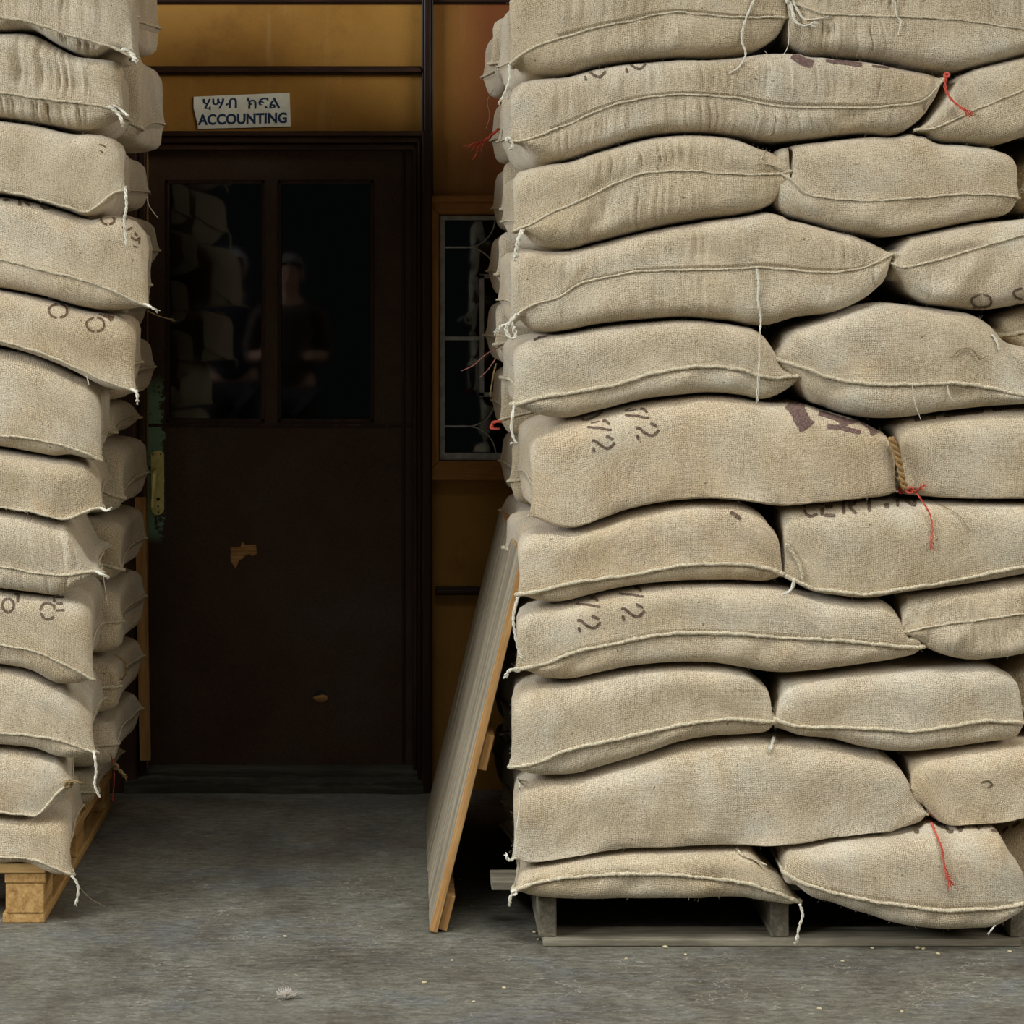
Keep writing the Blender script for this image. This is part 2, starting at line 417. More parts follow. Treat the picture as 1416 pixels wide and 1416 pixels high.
# ------------------------------------------------------------------ door
def door_material():
    m, nt, b = new_mat('dark_door_paint'); g = N(nt)
    p = g.n('ShaderNodeNewGeometry').outputs['Position']
    n = g.noise(p, 3.2, 5, 0.6)
    c = g.ramp(n, [(0.3, srgb(52, 33, 20)), (0.5, srgb(62, 44, 30)), (0.7, srgb(66, 56, 48))])
    f = g.noise(p, 300, 2)
    c = g.mix(1.0, c, g.ramp(f, [(0.3, (0.75, 0.75, 0.75)), (0.7, (1.3, 1.25, 1.2))]), 'MULTIPLY')
    s = g.n('ShaderNodeSeparateXYZ'); g.l(p, s.inputs[0])
    z0 = wall_px(0, 745)[1]; z1 = wall_px(0, 535)[1]; xe = wall_px(204, 0)[0]
    edge = g.rng(s.outputs[0], xe + 0.028, xe + 0.052, 1, 0)
    zz = g.math('MULTIPLY', g.rng(s.outputs[2], z0 - 0.02, z0 + 0.03, 0, 1), g.rng(s.outputs[2], z1 - 0.03, z1 + 0.04, 1, 0))
    peel = g.rng(g.math('ADD', g.noise(p, 38, 5, 0.75), g.math('MULTIPLY', edge, 0.16)), 0.56, 0.60, 0, 1)
    msk = g.math('MULTIPLY', g.math('MULTIPLY', zz, peel), g.math('GREATER_THAN', edge, 0.02))
    c = g.mix(msk, c, srgb(112, 146, 116))
    sc = g.rng(g.noise(p, 95, 3, 0.6), 0.74, 0.77, 0, 0.5)
    c = g.mix(sc, c, srgb(130, 110, 90))
    g.l(c, b.inputs['Base Color']); g.l(g.rng(n, 0.3, 0.7, 0.55, 0.7), b.inputs['Roughness'])
    b.inputs['Specular IOR Level'].default_value = 0.3
    g.l(g.bump(f, 0.2, 0.002), b.inputs['Normal'])
    return m
M['door'] = door_material()
def glass_material():
    m, nt, b = new_mat('dusty_glass'); g = N(nt)
    b.inputs['Base Color'].default_value = (0.55, 0.62, 0.66, 1)
    b.inputs['Roughness'].default_value = 0.03
    b.inputs['Transmission Weight'].default_value = 1.0
    b.inputs['IOR'].default_value = 1.5
    return m
M['glass'] = glass_material()
DY = 6.275
xdoor0 = wall_px(203, 0, DY)[0]; xdoor1 = wall_px(571, 0, DY)[0]
zd0, zd1 = wall_px(0, 1058, DY)[1], wall_px(0, 206, DY)[1]
door = empty('door_1', ((xdoor0 + xdoor1) / 2, DY, 0), 'dark brown wooden door with two glass panes under the accounting sign', None)
door['kind'] = 'structure'
def pxd(x, y): return wall_px(x, y, DY)
V, Fc = [], []
def addpx(V, Fc, a, b_, c, d_, y0, y1):
    x0, z1 = pxd(a, c); x1, z0 = pxd(b_, d_); box_vf(x0, x1, y0, y1, z0, z1, V, Fc)
for a, b_, c, d_ in ((203, 229, 206, 1058), (517, 571, 206, 1058), (229, 517, 206, 249), (366, 384, 249, 584), (229, 517, 584, 1058)):
    addpx(V, Fc, a, b_, c, d_, DY, DY + 0.04)
leaf = mesh_obj('door_leaf', V, Fc, M['door'], door, smooth=False)
V, Fc = [], []
for (l, r, t, bt) in ((229, 366, 249, 584), (384, 517, 249, 584)):
    for a, b_, c, d_ in ((l, l + 5, t, bt), (r - 5, r, t, bt), (l, r, t, t + 5), (l, r, bt - 5, bt)):
        addpx(V, Fc, a, b_, c, d_, DY - 0.004, DY + 0.02)
addpx(V, Fc, 203, 571, 586, 590, DY - 0.005, DY + 0.001)
addpx(V, Fc, 556, 560, 210, 1055, DY - 0.007, DY + 0.001)
bevel(mesh_obj('glazing_bead', V, Fc, M['trim_v'], door, smooth=False), 0.002)
for l, r in ((231, 365), (386, 516)):
    x0, z1 = pxd(l, 251); x1, z0 = pxd(r, 582)
    box('glass_pane', x0, x1, DY + 0.018, DY + 0.022, z0, z1, M['glass'], door, bv=0)
# torn veneer patch and hole
M['bare'] = wood_material('bare_veneer', srgb(120, 84, 46), srgb(156, 112, 66), srgb(186, 146, 96), 'X', 60, 0.8, 0.2)
def poly_px(name, pts, y, th, mat, parent):
    bm = bmesh.new(); vs = [bm.verts.new((pxd(*p)[0], y, pxd(*p)[1])) for p in pts]
    f = bm.faces.new(vs); r = bmesh.ops.extrude_face_region(bm, geom=[f])
    for v in r['geom']:
        if isinstance(v, bmesh.types.BMVert): v.co.y += th
    bmesh.ops.recalc_face_normals(bm, faces=bm.faces)
    bm.verts.index_update()
    V = [tuple(v.co) for v in bm.verts]; Fc = [tuple(q.index for q in f.verts) for f in bm.faces]; bm.free()
    return mesh_obj(name, V, Fc, mat, parent, smooth=False)
o = poly_px('torn_veneer', [(319, 757), (333, 756), (334, 750), (337, 749), (339, 754), (354, 753), (355, 766), (349, 769), (344, 766), (338, 769), (335, 773), (331, 774), (329, 779), (326, 786), (322, 780), (319, 776)], DY - 0.0015, 0.002, M['bare'], door)
o['label'] = 'pale bare wood where the dark veneer has torn away'
mblk, nt, b = new_mat('dark_hole'); b.inputs['Base Color'].default_value = (0.006, 0.005, 0.004, 1)
o = poly_px('hole', [(432, 961), (435, 956), (440, 953), (446, 953), (451, 957), (454, 962), (452, 967), (445, 969), (437, 968)], DY - 0.001, 0.0012, mblk, door)
o = poly_px('hole_chip', [(433, 964), (439, 962), (446, 960), (452, 962), (453, 967), (447, 971), (438, 970)], DY - 0.004, 0.003, M['bare'], o)
# handle
mb, nt, b = new_mat('pale_brass'); g = N(nt)
b.inputs['Base Color'].default_value = (*srgb(196, 186, 108), 1); b.inputs['Metallic'].default_value = 0.15; b.inputs['Roughness'].default_value = 0.42
g.l(g.ramp(g.noise(g.n('ShaderNodeNewGeometry').outputs['Position'], 60, 3), [(0.3, srgb(206, 194, 110)), (0.7, srgb(232, 224, 150))]), b.inputs['Base Color'])
M['brass'] = mb
hx, hz1 = pxd(218, 623); _, hz0 = pxd(218, 712); hw = 9 * DY / F
hnd = empty('door_handle', (0, 0, 0), None, None); hnd.parent = door; hnd.location = Vector((hx, DY - 0.012, hz0)) - door.location
pts = []
for cz, s0 in ((hz1 - hw * 0.6, 0), (hz0 + hw * 0.9, math.pi)):
    for k in range(9):
        an = s0 + math.pi * k / 8
        pts.append((hx + hw * math.cos(an), cz + hw * (0.6 if s0 == 0 else 0.9) * math.sin(an)))
bm = bmesh.new(); vs = [bm.verts.new((x, DY - 0.001, z)) for x, z in pts]; f = bm.faces.new(vs)
r = bmesh.ops.extrude_face_region(bm, geom=[f])
for v in r['geom']:
    if isinstance(v, bmesh.types.BMVert): v.co.y -= 0.004
bmesh.ops.recalc_face_normals(bm, faces=bm.faces); bm.verts.index_update()
Vp = [tuple(v.co) for v in bm.verts]; Fp = [tuple(q.index for q in f.verts) for f in bm.faces]; bm.free()
bevel(mesh_obj('handle_plate', Vp, Fp, M['brass'], hnd, smooth=False), 0.001)
V, Fc = [], []
a0 = Vector((pxd(217, 652)[0], DY - 0.005, pxd(217, 652)[1]))
tube_vf([a0, a0 + Vector((0, -0.012, 0))], [0.013, 0.011], 14, V, Fc)
tube_vf([a0 + Vector((0, -0.010, 0)), a0 + Vector((0, -0.040, 0))], 0.008, 12, V, Fc)
a1 = a0 + Vector((0, -0.040, 0.004)); a2 = Vector((pxd(212.5, 701)[0], DY - 0.047, pxd(212.5, 701)[1]))
tube_vf([a1, a1.lerp(a2, 0.1), a1.lerp(a2, 0.5), a1.lerp(a2, 0.93), a2], [0.005, 0.008, 0.006, 0.0055, 0.003], 12, V, Fc)
mesh_obj('lever', V, Fc, M['brass'], hnd)
V, Fc = [], []
for (sx, sy, r_) in ((211.5, 628, .0028), (222.5, 628, .0028), (219.5, 708, .0028), (219, 690, .0055), (219, 700, .003)):
    q = pxd(sx, sy); tube_vf([(q[0], DY - 0.0045, q[1]), (q[0], DY - 0.0062, q[1])], r_, 10, V, Fc)
mesh_obj('screw_and_keyhole', V, Fc, mblk, hnd, smooth=False)

# ------------------------------------------------------------------ window
M['oak'] = wood_material('varnished_pine', srgb(122, 80, 34), srgb(160, 108, 48), srgb(180, 128, 62), 'Z', 16, 0.5, 0.35, 0.2)
M['oak_h'] = wood_material('varnished_pine_cross', srgb(112, 70, 30), srgb(142, 92, 40), srgb(164, 112, 52), 'X', 16, 0.5, 0.35, 0.2)
ms, nt, b = new_mat('painted_steel'); g = N(nt)
g.l(g.ramp(g.noise(g.n('ShaderNodeNewGeometry').outputs['Position'], 40, 4), [(0.3, srgb(150, 150, 142)), (0.6, srgb(186, 186, 178))]), b.inputs['Base Color'])
b.inputs['Roughness'].default_value = 0.5; M['steel'] = ms
win = empty('window_1', (wall_px(722, 0)[0], WD, 1.5), 'small window with pale steel grille in pine frame right of the door', None); win['kind'] = 'structure'
def frame_piece(name, quads, mat):
    V, Fc = [], []
    for q, y0, y1 in quads:
        n = len(V)
        for (x, z) in q: V.append((x, y0, z))
        for (x, z) in q: V.append((x, y1, z))
        Fc += [(n, n + 1, n + 2, n + 3), (n + 7, n + 6, n + 5, n + 4)] + [(n + k, n + 4 + k, n + 4 + (k + 1) % 4, n + (k + 1) % 4) for k in range(4)]
    o = mesh_obj(name, V, Fc, mat, win, smooth=False); bevel(o, 0.003); return o
def ring(o_, i_):
    (a, b_, c, d_), (e, f_, g_, h_) = o_, i_   # px: left,right,top,bottom outer/inner
    W = wall_px
    return dict(left=[W(a, d_), W(e, h_), W(e, g_), W(a, c)], right=[W(f_, h_), W(b_, d_), W(b_, c), W(f_, g_)],
                top=[W(e, g_), W(f_, g_), W(b_, c), W(a, c)], bottom=[W(a, d_), W(b_, d_), W(f_, h_), W(e, h_)])
R1 = ring((580, 866, 270, 665), (607, 839, 297, 637)); 
R1b = ring((582, 864, 272, 663), (590, 856, 280, 655))
for side, m_ in (('left', 'oak'), ('right', 'oak'), ('top', 'oak_h'), ('bottom', 'oak_h')):
    frame_piece('window_frame', [(R1[side], WD - 0.028, WD + 0.10), (R1b[side], WD - 0.036, WD - 0.02)] if side in ('top', 'bottom') else [(R1[side], WD - 0.028, WD + 0.10)], M[m_])
S = ring((608, 838, 298, 636), (615, 831, 304, 627))
V, Fc = [], []
for side in S:
    n = len(V); q = S[side]
    for (x, z) in q: V.append((x, WD + 0.005, z))
    for (x, z) in q: V.append((x, WD + 0.035, z))
    Fc += [(n, n + 1, n + 2, n + 3), (n + 7, n + 6, n + 5, n + 4)] + [(n + k, n + 4 + k, n + 4 + (k + 1) % 4, n + (k + 1) % 4) for k in range(4)]
mesh_obj('steel_frame', V, Fc, M['steel'], win, smooth=False)
GY = WD + 0.012
V, Fc = [], []
def bar(x0, y0, x1, y1, wpx=4):
    a = wall_px(x0, y0); c = wall_px(x1, y1); r = wpx / 2 / 448
    if abs(x1 - x0) > abs(y1 - y0): box_vf(min(a[0], c[0]), max(a[0], c[0]), GY, GY + 0.012, a[1] - r, a[1] + r, V, Fc)
    else: box_vf(a[0] - r, a[0] + r, GY, GY + 0.012, min(a[1], c[1]), max(a[1], c[1]), V, Fc)
mx = 723
for s in (1, -1):
    X = lambda x: mx + s * (x - mx)
    bar(X(612), 342, X(645), 342, 2.5); bar(X(615), 468, X(665), 468, 5); bar(X(612), 590, X(647), 590, 2.5)
    bar(X(666.5), 380, X(666.5), 548, 6)
    for (cx_, cy_, a0_, a1_, rx, ry) in ((645, 302, 0, 90, 40, 40), (645, 381, 0, -90, 41, 39), (647, 549, 0, 90, 39, 41), (647, 630, 0, -90, 39, 40)):
        pts = []
        for k in range(13):
            an = math.radians(a0_ + (a1_ - a0_) * k / 12)
            x_, y_ = cx_ + rx * math.cos(an), cy_ + ry * math.sin(an)
            q = wall_px(X(x_), y_); pts.append((q[0], GY + 0.006, q[1]))
        tube_vf(pts, 0.0024, 6, V, Fc)
bar(663.5, 382, 782.5, 382, 6); bar(663.5, 546, 782.5, 546, 6)
mesh_obj('grille', V, Fc, M['steel'], win, smooth=False)
x0, z1 = wall_px(612, 302); x1, z0 = wall_px(834, 630)
box('glass_pane', x0, x1, WD + 0.034, WD + 0.038, z0, z1, M['glass'], win, bv=0)

# ------------------------------------------------------------------ sign
M['sign'], nt, b = new_mat('sign_plate'); g = N(nt)
pp = g.n('ShaderNodeNewGeometry').outputs['Position']
g.l(g.ramp(g.noise(pp, 30, 4), [(0.3, srgb(214, 214, 196)), (0.6, srgb(232, 232, 216))]), b.inputs['Base Color']); b.inputs['Roughness'].default_value = 0.4
mink, nt, b = new_mat('sign_blue'); b.inputs['Base Color'].default_value = (*srgb(18, 50, 84), 1); b.inputs['Roughness'].default_value = 0.5
sgn = empty('office_sign', (wall_px(335, 0)[0], WD, wall_px(0, 178)[1]), 'white sign reading ACCOUNTING in blue below one Amharic line, above the door', 'sign')
SD = WD - 0.006
def W3(x, y, D): q = wall_px(x, y, WD); return (q[0], D, q[1])
pl = [(268, 134), (400.5, 128.5), (402, 175), (274, 178.5), (273, 170), (270, 158), (268, 150)]
V = [W3(x, y, SD) for x, y in pl] + [W3(x, y, WD + 0.001) for x, y in pl]; n = len(pl)
Fc = [tuple(range(n))[::-1], tuple(range(n, 2 * n))] + [(k, (k + 1) % n, n + (k + 1) % n, n + k) for k in range(n)]
mesh_obj('sign_plate', V, Fc, M['sign'], sgn, smooth=False)
def text_obj(name, s, px0, px1, py_top, py_bot, D, mat, parent, bold=0.0, rot=0.0):
    cu = bpy.data.curves.new(name, 'FONT'); cu.body = s; cu.size = 1; cu.offset = bold; cu.extrude = 0.0; cu.resolution_u = 4
    to = bpy.data.objects.new(name, cu); COL.objects.link(to)
    dg = bpy.context.evaluated_depsgraph_get(); me = bpy.data.meshes.new_from_object(to.evaluated_get(dg)); 
    bpy.data.objects.remove(to)
    co = np.array([v.co for v in me.vertices]); fc = [tuple(p.vertices) for p in me.polygons]
    mn, mx_ = co.min(0), co.max(0)
    (x0, z1), (x1, z0) = wall_px(px0, py_top), wall_px(px1, py_bot)
    u = (co[:, 0] - mn[0]) / (mx_[0] - mn[0]); v = (co[:, 1] - mn[1]) / (mx_[1] - mn[1])
    X = x0 + u * (x1 - x0); Z = z0 + v * (z1 - z0) + (u - 0.5) * (x1 - x0) * math.tan(rot)
    nv = len(X)
    V = [(a, D, c) for a, c in zip(X, Z)] + [(a, D + 0.0012, c) for a, c in zip(X, Z)]
    F2 = list(fc) + [tuple(nv + i for i in f[::-1]) for f in fc]
    return mesh_obj(name, V, F2, mat, parent, smooth=False)
text_obj('lettering', 'ACCOUNTING', 274, 397, 157, 172, SD - 0.001, mink, sgn, bold=0.032, rot=math.radians(1.4))
text_obj('lettering', '\u1202\u1223\u1265', 281, 328, 136.5, 152, SD - 0.001, mink, sgn, bold=0.012, rot=math.radians(1.4))
text_obj('lettering', '\u12ad\u134d\u120d', 342, 388, 134.8, 150.5, SD - 0.001, mink, sgn, bold=0.012, rot=math.radians(1.4))

# ------------------------------------------------------------------ sacks
def curve(pts, D):
    q = sorted([((x - CX) * D / F, H - (y - CY) * D / F) for x, y in pts])
    X = np.array([a for a, _ in q]); Z = np.array([b for _, b in q])
    keep = np.concatenate(([True], np.diff(X) > 0.004)); X, Z = X[keep], Z[keep]
    if len(X) == 1: return lambda x: np.full_like(np.asarray(x, float), Z[0])
    d = np.diff(Z) / np.diff(X); m = np.empty(len(X)); m[0], m[-1] = d[0], d[-1]
    if len(X) > 2:
        h = np.diff(X); m[1:-1] = (d[:-1] * h[1:] + d[1:] * h[:-1]) / (h[1:] + h[:-1])
    def f(x):
        x = np.clip(np.asarray(x, float), X[0], X[-1]); k = np.clip(np.searchsorted(X, x) - 1, 0, len(X) - 2)
        h = X[k + 1] - X[k]; t = (x - X[k]) / h
        return ((2 * t**3 - 3 * t**2 + 1) * Z[k] + (t**3 - 2 * t**2 + t) * h * m[k] + (-2 * t**3 + 3 * t**2) * Z[k + 1] + (t**3 - t**2) * h * m[k + 1])
    return f
def sstep(a, b, x):
    t = np.clip((x - a) / (b - a), 0, 1); return t * t * (3 - 2 * t)

SACKS = {}
def hem_run(run, T3, xl, xr, D, depth, hr, sid, base):
    pv = [Vector((T3[0][i, j], T3[1][i, j], T3[2][i, j])) for i, j in run]; q = [pv[0]]
    for p in pv[1:]:
        if (p - q[-1]).length > 0.0045: q.append(p)
    cen = Vector(((xl + xr) / 2, D + depth / 2, 0)); outp, rad = [], []
    for i, p in enumerate(q):
        # outward = away from the sack in plan
        t = q[min(i + 1, len(q) - 1)] - q[max(i - 1, 0)]
        o_ = Vector((t.y, -t.x, 0)); 
        if o_.length < 1e-6: o_ = Vector((0, -1, 0))
        o_.normalize()
        s = i * 0.31
        jit = 0.0016 * math.sin(s * 2.1 + sid) + 0.0013 * random.uniform(-1, 1)
        tips = 1 + 0.35 * math.exp(-min((p - Vector((xl, D, p.z))).length, (p - Vector((xr, D, p.z))).length) / 0.03)
        nz = float(vnoise(i * 0.13, sid, 1.5))
        outp.append(p + o_ * (hr * 0.55 + jit * 0.5) + Vector((0, 0, -0.0008 + jit * 0.5 + nz * 0.0016)))
        rad.append(hr * (0.86 + 0.16 * math.sin(i * 2.2) + random.uniform(-0.12, 0.14) + 0.22 * nz) * tips)
    V, Fc = [], []; tube_vf(outp, rad, 7, V, Fc)
    for k in range(int(len(outp) * 0.5)):      # ragged threads standing off the hem
        p = random.choice(outp); d_ = Vector((random.uniform(-1, 1), random.uniform(-1, .2), random.uniform(-1, 1))).normalized()
        L_ = random.uniform(0.003, 0.009)
        tube_vf([p, p + d_ * L_ * 0.6, p + d_ * L_ + Vector((0, 0, -0.001))], 0.0005, 3, V, Fc)
    ob = mesh_obj('hem_seam', V, Fc, M['seam'], base)

RF = 0.085
def sack(key, label, L, R, top, bot, seam=None, D=4.70, depth=0.57, rl=0.07, rr=0.07, group=None, deck=None, res=0.0055, pucker=1.0, hem=True, stitch=False, detail=True, hr=0.0040, fibres=0, pinl=0.03, pinr=0.012, skew=0.0):
    xl, xr = (L[0] - CX) * D / F, (R[0] - CX) * D / F
    if pucker >= 1.3: res = min(res, 0.0036)
    Dt = D + 0.055
    ft, fb = curve(top, Dt), curve(bot, Dt)
    if seam: fs = curve([L] + list(seam) + [R], D)
    else:
        fs0 = curve([L, R], D); zl, zr = H - (L[1] - CY) * D / F, H - (R[1] - CY) * D / F
        def fs(x):
            s = fb(x) + 0.05 * (ft(x) - fb(x))
            wl = 1 - sstep(0, 0.10, x - xl); wr = 1 - sstep(0, 0.10, xr - x)
            return s * (1 - wl) * (1 - wr) + zl * wl + zr * wr * (1 - wl)
    # X samples with rounded ends
    ths = np.linspace(0, math.pi / 2, 9)[:-1]
    dl, dr = rl * (1 - np.cos(ths)), rr * (1 - np.cos(ths))
    n = max(8, int((xr - xl - rl - rr) / res))
    mid = np.linspace(xl + rl, xr - rr, n)
    X = np.concatenate((xl + dl, mid, (xr - dr)[::-1])); NX = len(X)
    def E(d, r): 
        t = np.clip(1 - d / r, 0, 1); return np.clip(1 - t ** 2.1, 0, 1) ** (1 / 2.1)
    El = E(X - xl, rl); Er = E(xr - X, rr); Ee = El * Er
    bxl = 0.5 * rl * 0.8 * np.sin(math.pi * np.clip((X - xl) / rl, 0, 1)) ; bxr = 0.5 * rr * 0.8 * np.sin(math.pi * np.clip((xr - X) / rr, 0, 1))
    # Y samples
    rf = RF
    thf = np.linspace(0, math.pi / 2, 13); yf = rf * (1 - np.cos(thf))
    ym = np.linspace(rf, depth - rf, 16 if detail else 9)[1:-1]
    yb = depth - rf * (1 - np.cos(np.linspace(0, math.pi / 2, 8)))[::-1]
    Y = np.concatenate((yf, ym, yb)); NY = len(Y)
    Ef = E(Y, rf) * E(depth - Y, rf)
    bf = 0.30 * rf * np.sin(math.pi * np.clip(Y / rf, 0, 1)) ** 0.9 - 0.30 * rf * np.sin(math.pi * np.clip((depth - Y) / rf, 0, 1)) ** 0.9
    zt, zb, zs = ft(X) - 0.0015, fb(X) + 0.0015, fs(X)
    for o_ in SACKS.values():
        if abs(o_['D'] - D) > 0.25: continue
        inr = (X > o_['xl']) & (X < o_['xr'])
        u_ = np.interp(X, o_['X'], o_['zbe'])
        m_ = inr & (u_ > 0.5 * (zt + zb)) & (zt > u_ - 0.004)
        zt = np.where(m_, u_ - 0.004, zt)
    zbe = zs + (zb - zs) * Ee
    zs = np.minimum(np.maximum(zs, zb + 0.004), zt - 0.004) if False else zs
    zmid = 0.5 * (zt + zb)
    sid = abs(hash_id(key)) % 1000
    XX, YY = np.meshgrid(X, Y, indexing='ij')
    blend = 0.62 * sstep(0.0, 0.9 * depth, YY)
    ZS = zs[:, None] * (1 - blend) + zmid[:, None] * blend
    pin = np.sin(math.pi * np.clip(YY / depth, 0, 1)) ** 0.6
    wl = 1 - sstep(0, 0.20, XX - xl); wr = 1 - sstep(0, 0.20, xr - XX)
    Xb = XX + pinl * pin * wl - pinr * pin * wr - skew * (YY / depth) ** 1.3 * sstep(xr - 0.35, xr, XX)
    fwd = 0.018 * (np.abs(2 * (X - xl) / (xr - xl) - 1) ** 4)[:, None] * np.ones_like(YY)
    def surf(sign):
        Et = Ee[:, None] * Ef[None, :]
        tgt = (zt if sign > 0 else zb)[:, None]
        Z = ZS + (tgt - ZS) * Et
        amt = np.abs(tgt - ZS)
        sc = np.clip(amt / 0.085, 0.15, 1.3)
        Yw = D + fwd + YY - bf[None, :] * Ee[:, None] * sc
        Xw = Xb - (bxl[:, None] * wl - bxr[:, None] * wr) * Ef[None, :] * sc
        SM.append((Xw.copy(), Yw.copy(), Z.copy()))
        # cloth irregularities
        front = (1 - np.clip(YY / rf, 0, 1)); 
        xs = XX * 1.0 + sid * 3.1
        lump = vnoise(xs * 9, YY * 9 + Z * 9, sid) * 0.005 + vnoise(xs * 22, Z * 22, YY * 22 + sid) * 0.0022
        dist = np.sqrt(np.clip(YY, 0, 9) * rf) # rough arc distance from the seam
        ps = np.exp(-dist / 0.048) * np.clip(YY / 0.004, 0, 1) if True else 0
        amp = (0.0105 if pucker >= 1.3 else 0.0055) * pucker * np.clip(vnoise(xs * 5, 3.3, sid) * 0.9 + 0.55, 0.05, 1.3)
        warp = vnoise(xs * 6, Z * 30, sid + 4) * 0.5
        puck = ps * amp * (0.55 * vnoise(xs * 66 + warp, 0.5, sid + 2 * sign) + 0.45 * vnoise(xs * 34 + warp, 2.5, sid + 3 * sign) + (0.75 * (0.5 - np.abs(vnoise(xs * 115 + warp * 1.5, 4.5, sid + 5 * sign)) * 1.6) if pucker >= 1.3 else 0))
        fold = vnoise(xs * 17 + Z * 9 * sign, Z * 3, sid + 9) ; fold = np.sign(fold) * np.abs(fold) ** 1.4 * 0.0075 * pucker * np.clip(ps * 1.8, 0, 1)
        d = (lump * np.clip(Et * 1.3, 0, 1) + puck + fold * np.clip(Ee[:, None], 0, 1))
        c = np.clip(YY / rf, 0, 1) * math.pi / 2
        Yw = Yw - d * np.cos(c); Z = Z - d * 0 + sign * np.minimum(d, 0) * np.sin(c) * 0.3
        # side faces
        Xw = Xw + (-wl + wr) * lump * 0.8 * (1 - Ee[:, None])
        if deck is not None:
            lo = deck + 0.001; k = sstep(4.76, 4.82, Yw); Z = np.maximum(Z, lo * k + (1 - k) * -1)
        return Xw, Yw, Z
    SM = []
    T3 = surf(1); B3 = surf(-1)
    # share the boundary
    for t, b_ in zip(T3, B3):
        m_ = 0.5 * (t + b_)
        for sl in ((0, slice(None)), (-1, slice(None)), (slice(None), 0), (slice(None), -1)):
            t[sl] = m_[sl]; b_[sl] = m_[sl]
    idx_t = np.arange(NX * NY).reshape(NX, NY)
    idx_b = np.full((NX, NY), -1); inner = np.zeros((NX, NY), bool); inner[1:-1, 1:-1] = True
    idx_b[~inner] = idx_t[~inner]; idx_b[inner] = NX * NY + np.arange(inner.sum())
    verts = np.concatenate((np.stack([a.ravel() for a in T3], 1), np.stack([a[inner] for a in B3], 1)))
    def uvof(S3, sign):
        ey = np.sqrt(sum(np.diff(a, axis=1) ** 2 for a in S3)); ex = np.sqrt(sum(np.diff(a, axis=0) ** 2 for a in S3))
        av = np.concatenate((np.zeros((NX, 1)), np.cumsum(ey, axis=1)), axis=1)
        au = np.concatenate((np.zeros((1, NY)), np.cumsum(ex, axis=0)), axis=0)
        k = NX // 2; au = au - au[k:k + 1, :] + X[k]
        return np.stack((au, sign * av), 2)
    ut, ub = uvof(SM[0], 1), uvof(SM[1], -1)
    uvs = np.concatenate((ut.reshape(-1, 2), ub[inner]))
    a, b_, c, d_ = idx_t[:-1, :-1], idx_t[1:, :-1], idx_t[1:, 1:], idx_t[:-1, 1:]
    f1 = np.stack((a, b_, c, d_), 2).reshape(-1, 4)
    a, b_, c, d_ = idx_b[:-1, :-1], idx_b[1:, :-1], idx_b[1:, 1:], idx_b[:-1, 1:]
    f2 = np.stack((a, d_, c, b_), 2).reshape(-1, 4)
    faces = [tuple(int(q) for q in f) for f in np.concatenate((f1, f2))]
    base = empty('burlap_sack', ((xl + xr) / 2, D + depth / 2, float(np.min(verts[:, 2]))), label, 'sack', group)
    body = mesh_obj('sack_body', verts.tolist(), faces, M['burlap'], base, uvs=uvs)
    bvh = BVHTree.FromPolygons([Vector(v) for v in verts.tolist()], faces)
    SACKS[key] = dict(X=X, zbe=zbe, root=base, bvh=bvh, D=D, T3=T3, xl=xl, xr=xr)
    # hem: thick sewn edge running round the sack
    Xs, Ys, Zs = T3
    left_ = [(0, j) for j in range(NY - 1, 0, -1)]; right_ = [(NX - 1, j) for j in range(0, NY)]
    runs = [left_ + [(0, 0)], right_] if hem == 'side' else [left_ + [(i, 0) for i in range(NX)] + right_[1:]]
    for run in runs: hem_run(run, T3, xl, xr, D, depth, hr, sid, base)
    if stitch:
        V, Fc = [], []
        for i in range(10, NX - 10, 1):
            for j in (0,):
                p = Vector((T3[0][i, j], T3[1][i, j], T3[2][i, j])); 
                p2 = Vector((T3[0][i, j + 1], T3[1][i, j + 1], T3[2][i, j + 1]))
                a_ = p.lerp(p2, 0.62) + Vector((random.uniform(-.0008, .0008), -0.0012, 0)); c_ = p.lerp(p2, 0.25) + Vector((0.0022, -0.0016, 0))
                tube_vf([a_, (a_ + c_) / 2 + Vector((0, -0.001, 0.0)), c_], 0.0006, 3, V, Fc)
        mesh_obj('stitching', V, Fc, M['stitch'], base)
    if fibres:
        V, Fc = [], []; nv = len(verts); TX, TY, TZ = T3
        for k in range(fibres):
            i = random.randrange(2, NX - 2); j = random.randrange(1, 13)
            S3 = T3 if random.random() < 0.7 else B3
            p = Vector((S3[0][i, j], S3[1][i, j], S3[2][i, j])); th_ = j / 12 * math.pi / 2
            sg = 1 if S3 is T3 else -1
            nn = Vector((random.uniform(-.2, .2), -math.cos(th_), sg * math.sin(th_)))
            if random.random() < 0.25: i = random.choice((1, 2, 3)) if random.random() < .5 else NX - random.choice((2, 3, 4)); p = Vector((S3[0][i, j], S3[1][i, j], S3[2][i, j])); nn = Vector((-1 if i < 9 else 1, -.4, 0))
            d_ = (nn * 0.6 + Vector((random.uniform(-1, 1), random.uniform(-.6, .3), random.uniform(-1, 1)))).normalized()
            L_ = random.uniform(0.004, 0.011)
            tube_vf([p, p + d_ * L_ * 0.5 + nn * 0.001, p + d_ * L_], 0.00028, 3, V, Fc, r_end=0.0001)
        fo = mesh_obj('loose_fibres', V, Fc, M['seam'], base); fo['kind'] = 'stuff'
    return base
def hash_id(s):
    h = 0
    for c in s: h = (h * 131 + ord(c)) % 1000003
    return h

GR = 'burlap sacks stacked right of the door'
GL = 'burlap sacks stacked left of the door'

